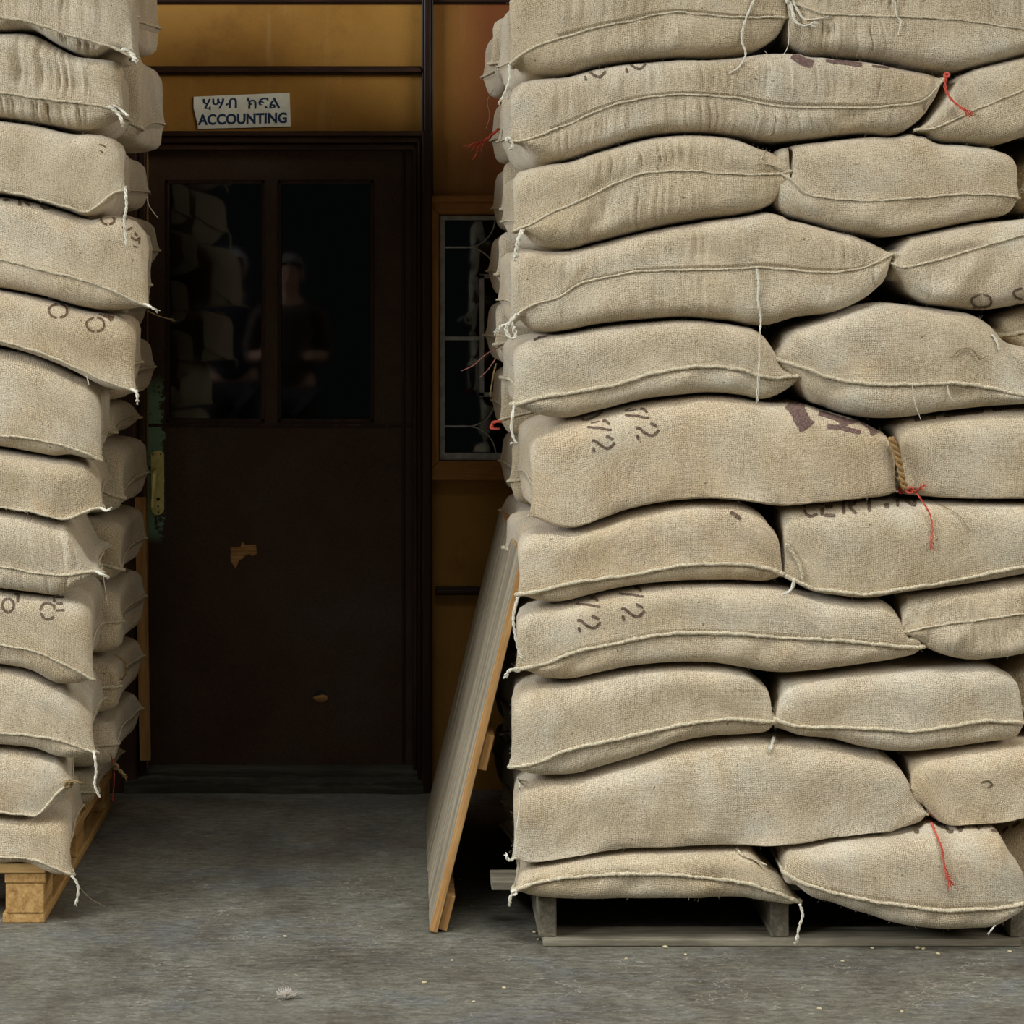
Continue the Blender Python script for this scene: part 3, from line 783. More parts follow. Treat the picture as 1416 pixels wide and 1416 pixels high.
THIN = ('1a', '1b', '2a', '2b', '3a', '4a', '4b', '8b', '3b', '6a', '10a', '6b', '10b')
def S_(key, label, L, R, top, bot, seam=None, **kw):
    if key in THIN: kw.setdefault('hr', 0.0028)
    if not key.endswith('a'): kw['rl'] = kw.get('rl', .07) * 0.55; kw['pinl'] = 0.010
    else: kw['rl'] = kw.get('rl', .07) * 1.5
    kw.setdefault('fibres', 420)
    if key not in THIN: kw.setdefault('hr', 0.0051)
    return sack(key, label, L, R, top, bot, seam, group=GR, **kw)

# --- right stack, top to bottom
b1 = [(707, 95), (730, 104), (750, 105), (781, 103), (829, 92), (914, 82), (1013, 78), (1050, 70)]
S_('1a', 'top left sack of the right-hand stack, cut by the upper frame edge', (703, 90), (1093, 22),
   [(700, -28), (900, -32), (1090, -25)], b1 + [(1067, 61), (1085, 44)],
   [(713, 80), (730, 68), (760, 57), (790, 48), (830, 37), (872, 28), (900, 21), (930, 17), (970, 19), (1010, 23), (1060, 23)], rl=.07, rr=.03, stitch=True, pucker=1.3)
S_('1b', 'top sack of the right-hand stack with frayed white twine at its left tip', (1090, -4), (1480, 52),
   [(1090, -34), (1480, -30)], [(1085, 58), (1100, 70), (1150, 78), (1200, 83), (1240, 90), (1270, 96), (1316, 99), (1370, 88), (1416, 77), (1480, 66)],
   [(1101, 3), (1118, 11), (1135, 17), (1185, 20), (1256, 23), (1327, 27), (1380, 34), (1416, 40)], rl=.05, pucker=1.3)
c12 = [(725, 106), (750, 106), (781, 104), (829, 93), (914, 83), (1013, 79), (1060, 73), (1100, 73), (1150, 80), (1200, 85), (1250, 94), (1290, 101), (1306, 106)]
c23 = [(714, 200), (739, 222), (773, 223), (830, 207), (865, 197), (900, 189), (971, 185), (1027, 191), (1065, 196), (1101, 195), (1185, 186), (1262, 178), (1279, 163), (1300, 125)]
S_('2a', 'long sack with a red twine tail at its right tip and stencil marks on top', (703, 195), (1309, 106), c12, c23,
   [(720, 194), (745, 187), (776, 175), (830, 151), (872, 139), (914, 132), (970, 131), (1027, 137), (1072, 146), (1157, 148), (1242, 145), (1284, 134)], rl=.06, rr=.025, stitch=True, pucker=1.3)
S_('2b', 'wedge-shaped sack right of the red twine tail, below the top layer', (1270, 179), (1620, 100),
   [(1274, 168), (1285, 155), (1301, 133), (1316, 112), (1340, 97), (1355, 91), (1416, 77), (1620, 60)],
   [(1275, 186), (1287, 193), (1327, 198), (1383, 200), (1416, 190), (1620, 176)],
   [(1300, 174), (1320, 165), (1341, 155), (1370, 143), (1416, 123), (1500, 104)], rl=.03, pucker=1.6)
c34 = [(725, 329), (753, 343), (781, 345), (830, 334), (900, 317), (971, 304), (1027, 297), (1060, 289)]
S_('3a', 'sack in third layer whose seam rises in an arc to its pinched right end', (708, 320), (1098, 236),
   [(735, 222), (773, 224), (830, 208), (865, 198), (900, 190), (971, 186), (1020, 192), (1050, 203), (1075, 212), (1090, 224)],
   c34 + [(1075, 280), (1090, 258)],
   [(718, 316), (730, 312), (760, 295), (801, 278), (830, 263), (858, 250), (880, 242), (900, 238), (930, 236), (957, 236), (1013, 240), (1060, 241), (1085, 238)], rl=.085, rr=.03, pucker=1.7)
S_('3b', 'plump sack in third layer right of the pinched seam end', (1072, 236), (1414, 272),
   [(1072, 204), (1100, 198), (1129, 195), (1214, 187), (1270, 184), (1300, 190), (1327, 198), (1369, 203), (1390, 211), (1404, 222)],
   [(1066, 283), (1081, 297), (1110, 306), (1129, 311), (1152, 317), (1197, 325), (1228, 328), (1256, 325), (1313, 314), (1369, 304), (1416, 298)],
   [(1098, 250), (1112, 265), (1130, 271), (1152, 274), (1197, 277), (1270, 273), (1355, 268)], rl=.06, rr=.04)
S_('3c', 'sack at the right frame edge in third layer, only its corner showing', (1412, 262), (1700, 262),
   [(1414, 226), (1430, 206), (1700, 200)], [(1414, 296), (1700, 300)], [(1550, 260)], D=4.78, rl=.05)
c45l = [(725, 452), (742, 461), (773, 459), (830, 449), (900, 442), (942, 440), (999, 444), (1058, 451), (1100, 440)]
S_('4a', 'long sack in fourth layer with a folded white rope end at its left tip', (704, 448), (1238, 350),
   [(735, 332), (753, 344), (781, 346), (830, 335), (900, 318), (971, 305), (1027, 298), (1060, 292), (1085, 298), (1135, 313), (1185, 325), (1208, 334), (1225, 343)],
   c45l + [(1157, 432), (1185, 421), (1208, 407), (1220, 394), (1230, 372)],
   [(716, 434), (731, 424), (773, 410), (801, 393), (844, 382), (886, 375), (942, 373), (999, 372), (1060, 370), (1087, 372), (1143, 376), (1185, 372), (1215, 362)], rl=.075, rr=.025, stitch=True, pucker=1.3)
S_('4b', 'sack in fourth layer with brown stencilled circles near its base, at right frame edge', (1235, 363), (1590, 292),
   [(1238, 344), (1250, 329), (1270, 322), (1298, 317), (1355, 307), (1416, 301), (1590, 290)],
   [(1238, 389), (1250, 404), (1270, 417), (1313, 425), (1355, 430), (1383, 427), (1416, 421), (1590, 410)],
   [(1248, 369), (1259, 368), (1298, 359), (1355, 342), (1416, 325), (1500, 308)], rl=.03, pucker=1.7)
c56l = [(730, 573), (745, 576), (779, 579), (830, 568), (886, 554), (942, 547), (985, 544), (1027, 548), (1060, 553)]
S_('5a', 'sack in fifth layer under the long white twine, its seam curling at the right tip', (708, 560), (1118, 517),
   [(742, 463), (773, 461), (830, 451), (900, 443), (942, 441), (999, 445), (1040, 452), (1056, 462), (1068, 478), (1078, 496), (1100, 512)],
   c56l + [(1078, 547), (1095, 537), (1108, 524)],
   [(718, 558), (745, 551), (801, 541), (858, 530), (900, 517), (942, 509), (985, 506), (1027, 512), (1058, 521), (1087, 521)], rl=.07, rr=.02)
S_('5b', 'broad sack in fifth layer with a rope-like seam and thin threads hanging', (1073, 494), (1490, 552),
   [(1075, 476), (1089, 457), (1110, 448), (1129, 442), (1171, 427), (1214, 417), (1256, 420), (1313, 428), (1345, 434), (1366, 447), (1383, 466), (1416, 478), (1490, 486)],
   [(1085, 522), (1098, 533), (1109, 549), (1143, 565), (1185, 577), (1242, 579), (1298, 571), (1355, 564), (1416, 560), (1490, 556)],
   [(1090, 502), (1109, 507), (1143, 520), (1185, 529), (1256, 531), (1327, 530), (1369, 536), (1416, 546)], rl=.04)
S_('5c', 'small wedge of a sack behind the fifth layer at the right frame edge', (1369, 464), (1700, 452),
   [(1372, 450), (1384, 434), (1400, 426), (1700, 420)], [(1376, 472), (1390, 484), (1410, 494), (1700, 498)], [(1384, 463), (1416, 459)], D=4.76, rl=.03)
c67l = [(745, 725), (753, 728), (787, 731), (830, 718), (872, 704), (928, 693), (985, 690), (1027, 693)]
S_('6a', 'large smooth sack stencilled 072 twice with big purple letters on top', (732, 714), (1243, 680),
   [(735, 575), (745, 577), (779, 580), (830, 570), (886, 556), (942, 548), (985, 545), (1027, 550), (1060, 556), (1109, 556), (1143, 567), (1185, 578), (1205, 586), (1222, 598), (1238, 622)],
   c67l + [(1072, 700), (1129, 696), (1185, 691), (1236, 688)], None, rl=.09, rr=.035, hem='side')
S_('6b', 'sack right of the knotted red twine, its brown sewn end facing the big stencilled sack', (1246, 664), (1760, 660),
   [(1232, 592), (1245, 579), (1270, 575), (1298, 573), (1355, 566), (1416, 563), (1760, 560)],
   [(1246, 686), (1298, 689), (1350, 690), (1416, 690), (1760, 690)], None, rl=.06, hem='side', D=4.71)
c78l = [(728, 832), (767, 833), (801, 827), (844, 816), (900, 807), (971, 804), (1027, 804), (1060, 806), (1080, 802)]
S_('7a', 'pale sack directly below the large 072 sack, left end', (714, 824), (1087, 796),
   [(740, 729), (753, 730), (787, 733), (830, 720), (872, 706), (928, 695), (985, 692), (1027, 695), (1045, 702), (1060, 714), (1072, 735), (1082, 770)],
   c78l, [(728, 821), (745, 817), (801, 804), (858, 796), (900, 789), (942, 781), (985, 779), (1027, 780), (1060, 786)], rl=.06, rr=.025)
S_('7b', 'sack stencilled CERT with its folded left end, under the red twine knot', (1086, 796), (1740, 760),
   [(1068, 722), (1080, 706), (1109, 700), (1157, 695), (1200, 692), (1242, 691), (1327, 692), (1416, 694), (1740, 694)],
   [(1089, 803), (1115, 817), (1157, 824), (1194, 827), (1242, 821), (1298, 813), (1355, 804), (1416, 794), (1740, 790)],
   [(1100, 802), (1120, 812), (1157, 818), (1194, 821), (1242, 815), (1298, 806), (1355, 795), (1416, 783)], rl=.05)
S_('8a', 'long sack with two small stencilled 72 marks near its left end', (712, 928), (1279, 896),
   [(740, 834), (767, 835), (801, 828), (844, 817), (900, 808), (971, 805), (1027, 805), (1060, 807), (1090, 811), (1115, 818), (1157, 826), (1194, 828), (1225, 830), (1242, 845), (1252, 868)],
   [(728, 932), (750, 939), (779, 941), (830, 930), (886, 920), (942, 916), (985, 917), (1050, 928), (1072, 930), (1129, 927), (1185, 920), (1242, 913), (1265, 908)],
   [(725, 925), (750, 919), (801, 900), (858, 888), (914, 877), (971, 875), (1060, 879), (1101, 882), (1157, 885), (1214, 891), (1250, 895)], rl=.06, rr=.02, stitch=True)
S_('8b', 'sack with strong puckers below its seam, eighth layer at right frame edge', (1247, 877), (1620, 824),
   [(1242, 845), (1246, 828), (1262, 818), (1298, 814), (1355, 806), (1416, 797), (1620, 790)],
   [(1252, 882), (1270, 893), (1298, 905), (1335, 913), (1383, 910), (1416, 904), (1620, 900)],
   [(1255, 875), (1267, 872), (1298, 865), (1355, 857), (1416, 848)], rl=.025, pucker=1.8)
S_('9a', 'sack in ninth layer with a frayed square corner at its left end', (705, 1062), (1074, 1001),
   [(735, 940), (750, 941), (779, 943), (830, 932), (886, 922), (942, 918), (985, 919), (1020, 923), (1042, 931), (1058, 945), (1070, 966)],
   [(728, 1072), (761, 1073), (790, 1071), (834, 1059), (892, 1042), (935, 1027), (979, 1020), (1037, 1017), (1062, 1015)],
   [(720, 1061), (747, 1053), (776, 1040), (834, 1026), (892, 1013), (935, 1003), (979, 996), (1008, 994), (1050, 998)], rl=.06, rr=.025)
S_('9b', 'sack in ninth layer with a thick pale seam, right of the short hanging fringe', (1073, 996), (1420, 1001),
   [(1072, 965), (1077, 950), (1091, 940), (1120, 935), (1161, 930), (1248, 923), (1335, 921), (1380, 922), (1398, 932), (1408, 948)],
   [(1076, 1010), (1097, 1017), (1146, 1022), (1190, 1033), (1242, 1039), (1291, 1036), (1364, 1027), (1416, 1023)],
   [(1085, 1000), (1117, 1005), (1161, 1005), (1219, 1008), (1262, 1010), (1306, 1005), (1364, 997)], rl=.03, rr=.03)
S_('9c', 'sliver of a sack in ninth layer at the right frame edge', (1393, 955), (1700, 980),
   [(1396, 922), (1410, 908), (1430, 904), (1700, 905)], [(1404, 970), (1420, 1010), (1700, 1015)], [(1420, 985)], D=4.78, rl=.04)
S_('10a', 'large smooth sack in tenth layer with a red knot at its right corner', (708, 1190), (1286, 1128),
   [(728, 1074), (761, 1075), (790, 1073), (834, 1061), (892, 1044), (935, 1029), (979, 1022), (1037, 1018), (1075, 1019), (1110, 1022), (1146, 1026), (1190, 1036), (1225, 1043), (1246, 1058), (1262, 1083), (1277, 1108)],
   [(722, 1194), (761, 1186), (805, 1178), (863, 1170), (921, 1168), (979, 1166), (1008, 1165), (1059, 1166), (1103, 1163), (1146, 1155), (1190, 1149), (1233, 1147), (1262, 1142), (1280, 1136)], None, rl=.06, rr=.02, hem='side')
S_('10b', 'plump sack in tenth layer with a small dark smudge, above the long red tassel', (1262, 1092), (1700, 1110),
   [(1252, 1060), (1262, 1048), (1291, 1039), (1364, 1029), (1416, 1025), (1700, 1020)],
   [(1270, 1115), (1288, 1133), (1335, 1136), (1378, 1133), (1416, 1125), (1700, 1120)], None, rl=.04, hem='side')
S_('11a', 'flattened bottom sack lying on the left end of the grey pallet', (709, 1235), (1106, 1250),
   [(725, 1195), (761, 1187), (805, 1179), (863, 1171), (921, 1169), (979, 1167), (1015, 1168), (1040, 1173), (1056, 1190), (1085, 1212), (1098, 1232)],
   [(721, 1240), (760, 1242), (848, 1242), (950, 1241), (1022, 1240), (1060, 1246), (1085, 1250)],
   [(720, 1230), (747, 1220), (805, 1211), (863, 1208), (935, 1209), (993, 1215), (1037, 1223), (1059, 1230), (1088, 1241)], rl=.05, rr=.02, D=4.68, stitch=True, deck=0.136)
S_('11b', 'wide sagging bottom sack behind the long red tassel on the grey pallet', (1086, 1207), (1426, 1250),
   [(1077, 1172), (1090, 1168), (1103, 1165), (1146, 1157), (1190, 1151), (1233, 1149), (1286, 1139), (1335, 1138), (1365, 1138), (1380, 1144), (1393, 1166), (1405, 1190), (1416, 1215)],
   [(1097, 1224), (1115, 1238), (1146, 1247), (1190, 1262), (1233, 1275), (1277, 1282), (1335, 1284), (1378, 1278), (1400, 1267), (1420, 1257)],
   [(1095, 1214), (1132, 1228), (1175, 1239), (1219, 1247), (1262, 1253), (1306, 1259), (1349, 1257), (1400, 1254)], rl=.03, rr=.03, D=4.66, deck=0.136, stitch=True)
S_('11c', 'bottom sack at the right frame edge with faint brown dashes', (1376, 1170), (1700, 1215),
   [(1378, 1150), (1392, 1136), (1416, 1127), (1700, 1124)], [(1395, 1190), (1412, 1225), (1700, 1240)], [(1400, 1195), (1416, 1215)], D=4.80, rl=.05, deck=0.136)

# --- right stack, rear sacks showing past its left side
ys = [1140, 1042, 945, 850, 752, 700, 604, 508, 412, 314, 215, 116, 18]
xls = [690, 690, 692, 700, 704, 702, 688, 680, 684, 690, 688, 676, 682]
for i in range(12):
    yb_, yt_ = ys[i], ys[i + 1] + 2
    if yb_ - yt_ < 70: yt_ = yb_ - 52
    nm = ['lowest', 'second lowest', 'third lowest', 'fourth lowest', 'fifth lowest', 'sixth lowest', 'seventh from the floor', 'eighth from the floor', 'ninth from the floor', 'tenth from the floor', 'eleventh from the floor', 'topmost'][i]
    ymid = (yb_ + yt_) / 2
    sack('rb%d' % i, '%s shadowed rear sack at the left side of right-hand stack' % nm, (xls[i] + 2, ymid + 18 + 6 * math.sin(i * 2.3)), (1010, ymid),
         [(600, yt_), (1100, yt_)], [(600, yb_), (1100, yb_)], [(760, ymid + 6), (900, ymid)], D=5.29, depth=0.55, rl=.065, group='rear sacks of the right-hand stack', res=0.012)
    for q in (0, 1):
        sack('ri%d_%d' % (i, q), 'inner sack glimpsed in the dark gaps between the front sacks of the right-hand stack', (1016 + q * 350, ymid + 12), (1362 + q * 350, ymid + 12),
             [(900, yt_), (1800, yt_)], [(900, yb_), (1800, yb_)], [(1050 + q * 350, ymid + 6), (1300 + q * 350, ymid)], D=5.29, depth=0.55, rl=.065, group='inner sacks of the right-hand stack', res=0.03)

# --- left stack, front sacks
def SL(key, label, R, top, bot, seam=None, L=None, **kw):
    kw.setdefault('D', 4.87); kw.setdefault('depth', .56); kw.setdefault('fibres', 260); kw.setdefault('hr', 0.0036); kw.setdefault('skew', 0.062); kw.setdefault('pinr', 0.028)
    kw['rr'] = kw.get('rr', .05) * 1.45
    L = L or (-215, (seam[0][1] if seam else (top[0][1] + bot[0][1]) / 2 + 10))
    return sack(key, label, L, R, [(-215, top[0][1] - 8)] + top, [(-215, bot[0][1] - 8)] + bot, seam, group=GL, **kw)
SL('l1', 'top sack of the left-hand stack with a frayed corner pointing down at the trim', (186, 80),
   [(0, -66), (150, -60), (168, -30)], [(0, 43), (50, 44), (78, 60), (124, 76), (146, 75), (160, 66)], [(0, 23), (47, 31), (93, 47), (140, 60), (170, 72)], rr=.05, pucker=1.5, D=4.85)
SL('l2', 'second sack down the left-hand stack with tufts of twine at its seam corner', (171, 158),
   [(0, 45), (50, 48), (78, 62), (124, 78), (155, 72), (172, 80)], [(0, 163), (47, 170), (109, 180), (134, 180), (158, 172)], [(0, 127), (47, 134), (93, 140), (146, 147)], rr=.055, pucker=1.3)
SL('l3', 'smooth third sack down the left-hand stack with a white twine hanging from its corner', (174, 262),
   [(0, 166), (47, 172), (109, 183), (140, 183), (165, 188)], [(0, 269), (47, 278), (93, 291), (130, 300), (155, 292), (168, 278)], None, rr=.06)
SL('l4', 'fourth sack down the left-hand stack with brown stencilled letters along its top', (206, 424),
   [(0, 271), (47, 279), (93, 293), (130, 302), (160, 296), (180, 300), (192, 312)], [(0, 399), (62, 411), (109, 424), (140, 429), (180, 430)], [(0, 358), (62, 374), (109, 385), (155, 401), (185, 416)], rr=.07)
SL('l5', 'fifth sack down the left-hand stack with two faint stencilled circles', (189, 541),
   [(0, 400), (62, 412), (109, 426), (140, 431), (185, 434)], [(0, 479), (49, 492), (97, 511), (146, 534), (175, 545)], [(0, 470), (49, 485), (97, 504), (146, 527)], rr=.05)
SL('l6', 'sixth sack down the left-hand stack, bulging rounded top and low seam', (142, 637),
   [(0, 481), (49, 492), (97, 509), (125, 527), (143, 547), (154, 570)], [(0, 619), (49, 627), (81, 632), (105, 630), (136, 641)], [(0, 602), (49, 607), (91, 617)], rr=.04)
SL('l7', 'seventh sack down the left-hand stack ending in a small twisted white tip', (143, 703),
   [(0, 620), (49, 629), (81, 634), (115, 638), (132, 650)], [(0, 700), (49, 708), (97, 718), (120, 716), (138, 706)], None, rr=.05)
SL('l8', 'eighth sack down the left-hand stack tapering to a frayed point', (141, 793),
   [(0, 702), (49, 710), (85, 720), (107, 730), (120, 752), (131, 776)], [(0, 814), (49, 820), (91, 823), (120, 810), (134, 800)], [(0, 782), (49, 791), (97, 795), (125, 791)], rr=.025, pucker=1.5)
SL('l9', 'ninth sack down the left-hand stack stencilled 01 and CE', (129, 942),
   [(0, 815), (49, 821), (91, 825), (115, 826), (130, 830)], [(0, 919), (51, 929), (85, 945), (112, 948)], [(0, 891), (51, 901), (95, 922)], rr=.045)
SL('l10', 'tenth sack down the left-hand stack with a long white twine at its corner', (131, 1043),
   [(0, 920), (51, 931), (85, 947), (105, 958), (118, 976)], [(0, 1029), (51, 1035), (85, 1046), (112, 1050)], [(0, 1013), (51, 1018), (95, 1028)], rr=.04)
SL('l11', 'eleventh sack down the left-hand stack with a gathered knot at its right end', (102, 1086),
   [(0, 1030), (51, 1037), (85, 1047), (98, 1058)], [(0, 1119), (34, 1122), (68, 1122), (90, 1108)], None, rr=.04)
SL('l12', 'lowest sack of the left-hand stack, resting on the tan pallet', (99, 1212),
   [(0, 1121), (34, 1124), (68, 1124), (90, 1128), (103, 1138)], [(0, 1193), (51, 1195), (68, 1203), (85, 1212)], [(0, 1184), (44, 1188), (68, 1198)], rr=.045)
# --- left stack, rear sacks
lb = [(-70, 60, 219, 22), (62, 200, 226, 178), (202, 288, 206, 262), (290, 372, 219, 352), (374, 462, 204, 430), (464, 556, 213, 520), (558, 612, 192, 598), (612, 712, 203, 690),
      (714, 806, 200, 790), (808, 906, 200, 860), (908, 988, 198, 950), (990, 1062, 196, 1030), (1064, 1118, 168, 1096)]
nms = ['topmost', 'second', 'third', 'fourth', 'fifth', 'sixth', 'seventh', 'eighth', 'ninth', 'tenth', 'eleventh', 'twelfth', 'lowest']
for i, (t, bt, xr_, ty) in enumerate(lb):
    xr_ = CX + (xr_ - CX) * 1.085
    nm = nms[i] + (' from the top' if 0 < i < 12 else '')
    sack('lb%d' % i, '%s, dim rear sack at the right side of left-hand stack' % nm, (-120, (t + bt) / 2), (xr_, ty),
         [(-120, t - 10), (0, t - 4), (170, t + 1), (230, t + 3)], [(-120, bt - 10), (0, bt - 4), (170, bt), (230, bt + 2)], [(100, (t + bt) / 2 + 6)], D=5.46, depth=0.5, rr=.115, pinr=.03, group='rear sacks of the left-hand stack', res=0.012)

# ------------------------------------------------------------------ ink and twine on the sacks
def ray(key, x, y):
    d = Vector(((x - CX) / F, 1, -(y - CY) / F)).normalized()
    return SACKS[key]['bvh'].ray_cast(Vector((0, 0, H)), d)
def front_hit(x, y, skip=()):
    best = None
    for k, s in SACKS.items():
        if k in skip: continue
        h = ray(k, x, y)
        if h[0] is not None and (best is None or h[0].y < best): best = h[0].y
    return best
def marking(key, strokes, mat, label=None):
    V, Fc = [], []
    for pts, wd in strokes:
        pv = smooth_path([(x, y, 0) for x, y in pts], max(4, int(sum(math.dist(pts[i], pts[i + 1]) for i in range(len(pts) - 1)) / 1.5)))
        rows = []
        m = len(pv)
        for i, p in enumerate(pv):
            t = pv[min(i + 1, m - 1)] - pv[max(i - 1, 0)]
            t = t.normalized() if t.length > 0 else Vector((1, 0, 0)); nrm = Vector((-t.y, t.x, 0))
            w_ = wd * (0.5 + 0.06 * random.uniform(-1, 1)) 
            if i in (0, m - 1): w_ *= 0.7
            row = []; nc = max(3, int(wd / 2) + 1)
            for k in range(nc):
                q = p + nrm * (w_ * (2 * k / (nc - 1) - 1))
                h = ray(key, q.x, q.y)
                row.append(h)
            rows.append(row)
        grid = []
        for row in rows:
            g_ = []
            for h in row:
                if h[0] is None: g_.append(None)
                else:
                    nn = h[1] if h[1].y < 0 else -h[1]
                    V.append(tuple(h[0] + nn * 0.0011)); g_.append(len(V) - 1)
            grid.append(g_)
        for i in range(len(grid) - 1):
            for k in range(len(grid[i]) - 1):
                q = (grid[i][k], grid[i + 1][k], grid[i + 1][k + 1], grid[i][k + 1])
                if None in q: continue
                ys_ = [V[a][1] for a in q]
                if max(ys_) - min(ys_) > 0.03: continue
                Fc.append(q)
    if Fc:
        o = mesh_obj('stencil_marking', V, Fc, M[mat], SACKS[key]['root'])
        if label: o['label'] = label
def twine(key, pts, mat='twine', r=0.0022, strands=2, off=0.005, fray=0, dflt=None, knot=0, name='twine', fixed=None):
    pts3 = []; last = None
    if dflt is None and not fixed:
        ln_ = sum(math.dist(pts[i], pts[i + 1]) for i in range(len(pts) - 1))
        if ln_ > 30: pts = [(v.x, v.y) for v in smooth_path([(x, y, 0) for x, y in pts], max(len(pts), int(ln_ / 6)))]
    for x, y in pts:
        y_ = front_hit(x, y)
        pts3.append([x, y, y_])
    D0 = SACKS[key]['D'] - 0.01 if dflt is None else dflt
    for p in pts3:
        if p[2] is None or (dflt is not None and abs(p[2] - dflt) > 0.25) or p[2] > D0 + 0.16: p[2] = D0
    run = pts3[0][2]
    for p in pts3:
        if p[1] > pts3[0][1] + 8: p[2] = min(p[2], run + 0.003)
        run = min(run, p[2])
        if fixed: p[2] = fixed
    W = [P(p[0], p[1], p[2] - off) for p in pts3]
    n = max(8, int(sum((W[i + 1] - W[i]).length for i in range(len(W) - 1)) / 0.0035))
    path = smooth_path(W, n)
    V, Fc = [], []
    for s in range(strands):
        q = []
        for i, p in enumerate(path):
            a = i * 0.75 + s * 2 * math.pi / strands
            rr = r * 0.62 if strands > 1 else 0
            if fray and i > n * 0.8: rr += (i - n * 0.8) / (n * 0.2) * fray * 0.3
            q.append(p + Vector((math.cos(a), math.sin(a) * 0.8, 0)) * rr + Vector((random.uniform(-1, 1), 0, random.uniform(-1, 1))) * r * 0.12)
        tube_vf(q, r * (0.72 if strands > 1 else 1.0), 6, V, Fc, r_end=r * 0.5)
    if fray:
        e = path[-1]; dirv = (path[-1] - path[max(0, n - 5)]).normalized()
        for k in range(14):
            d = (dirv + Vector((random.uniform(-1, 1), random.uniform(-0.7, 0.1), random.uniform(-1, 1))) * 0.55).normalized()
            L_ = fray * random.uniform(0.6, 1.3)
            st = path[max(0, n - 1 - random.randint(0, 3))]
            tube_vf([st, st + d * L_ * 0.5, st + d * L_ + Vector((random.uniform(-1, 1), 0, random.uniform(-1, 0))) * L_ * 0.2], r * 0.25, 4, V, Fc)
    if knot:
        c = path[0]
        for k in range(3):
            ph = random.uniform(0, 6.28); tl = random.uniform(-1, 1)
            tube_vf([c + Vector((math.cos(a + ph), math.sin(a) * 0.8, math.sin(a + ph) * math.cos(tl))) * knot * 0.6 for a in np.linspace(0, 5.6, 14)], r * 0.9, 6, V, Fc)
    return mesh_obj(name, V, Fc, M[mat], SACKS[key]['root'])

# "2" rotated on its side, as the stencils read, and the "7"
def two(x, y, s=1.0): # box about 33 x 23 px
    m = lambda px, py: (x + px * s, y + py * s)
    return [([m(1, 7), m(6, 7), m(12, 12), m(19, 16.5), m(25, 17), m(30, 13), m(33, 9)], 3.6 * s), ([m(21, 0.5), m(26, 2.5), m(31, 5.5)], 3.6 * s), ([m(3, 16), m(5, 23)], 3.6 * s)]
def seven(x, y, s=1.0):
    m = lambda px, py: (x + px * s, y + py * s)
    return [([m(0, 10), m(8, 11), m(18, 11.5), m(27, 13.5), m(34, 14)], 3.0 * s), ([m(5, 5), m(17, 2)], 1.6 * s), ([m(21, 2), m(26, 2), m(31, 7)], 3.6 * s)]
marking('6a', two(817, 602.5) + seven(812, 580.5) + [([(804, 579), (811, 581), (824, 576), (834, 570)], 3.0), ([(804, 576), (812, 573), (830, 568)], 2.2)]
        + two(878, 585) + seven(864, 564) + [([(864, 569), (872, 565)], 1.6)], 'ink', 'brown stencilled digits, twice 072')
marking('6a', [([(1093, 556), (1102, 566), (1108, 579), (1117, 592)], 21)] + [([(1132, 571), (1146, 575), (1160, 580), (1172, 584), (1186, 580)], 7), ([(1163, 578), (1168, 590)], 11), ([(1144, 590), (1160, 591), (1172, 594), (1190, 598)], 6), ([(1192, 578), (1205, 587), (1212, 600)], 16)], 'ink_purple', 'large faded purple letters')
marking('6b', [([(1265, 581), (1295, 577)], 5), ([(1305, 573), (1360, 567)], 9), ([(1372, 566), (1400, 563)], 6)], 'ink', 'cut-off dark stencilled letters')
marking('8a', two(797, 851) + seven(796, 825)[:1] + seven(796, 825)[2:] + two(858, 835) + seven(856, 811)[:1] + seven(856, 811)[2:], 'ink', 'brown stencilled digits, twice 72')
marking('2a', two(806, 90, .95) + two(863, 80, .9), 'ink', 'brown stencilled digits, twice 2')
marking('2a', [([(1096, 76), (1108, 84), (1124, 89)], 11), ([(1142, 83), (1160, 86), (1192, 90)], 6), ([(1206, 90), (1230, 93)], 5)], 'ink_purple', 'large faded purple letters')
def lett(ch, x, y, w_, h_, wd=3.6, sk=0.0):
    m = lambda u, v: (x + u * w_ + sk * v, y + v * h_)
    G = {'C': [[(.95, .15), (.6, 0), (.25, .1), (.05, .45)], [(.05, .6), (.25, .92), (.6, 1), (.95, .85)]],
         'E': [[(0.05, 0), (.05, .42)], [(.05, .55), (.05, 1)], [(.2, 0), (.95, 0)], [(.25, .5), (.8, .5)], [(.2, 1), (.95, 1)]],
         'R': [[(.05, 0), (.05, 1)], [(.2, 0), (.7, 0), (.9, .25), (.7, .5), (.3, .5)], [(.45, .6), (.95, 1)]],
         'T': [[(0, 0), (1, 0)], [(.5, .1), (.5, 1)]], '.': [[(.4, .5), (.6, .5)]],
         'N': [[(.05, 0), (.05, 1)], [(.15, .1), (.85, .9)], [(.95, 0), (.95, 1)]],
         'O': [[(.45, .02), (.15, .2), (.05, .5), (.2, .85), (.45, .98)], [(.58, .98), (.88, .8), (.95, .5), (.85, .15), (.58, .02)]],
         '0': [[(.45, 0), (.1, .3), (.1, .7), (.45, 1)], [(.55, 0), (.9, .3), (.9, .7), (.55, 1)]],
         '1': [[(.3, .15), (.6, 0)], [(.6, 0), (.6, 1)]],
         'S': [[(.9, .1), (.5, 0), (.15, .2), (.45, .48), (.85, .65), (.8, .9), (.4, 1), (.1, .88)]], '-': [[(0, .5), (1, .5)]],
         'I': [[(.5, 0), (.5, 1)]]}
    return [([m(*p) for p in st], wd) for st in G[ch]]
st = []
for ch, x, y, w_, h_ in (('C', 1111, 692, 20, 22), ('E', 1136, 688, 20, 25), ('R', 1166, 686, 19, 25), ('T', 1190, 683, 24, 25), ('N', 1240, 683, 26, 18)):
    st += lett(ch, x, y, w_, h_, 4.2)
st += [([(1223, 700), (1230, 699)], 7)]
marking('7b', st, 'ink', 'brown stencilled CERT')
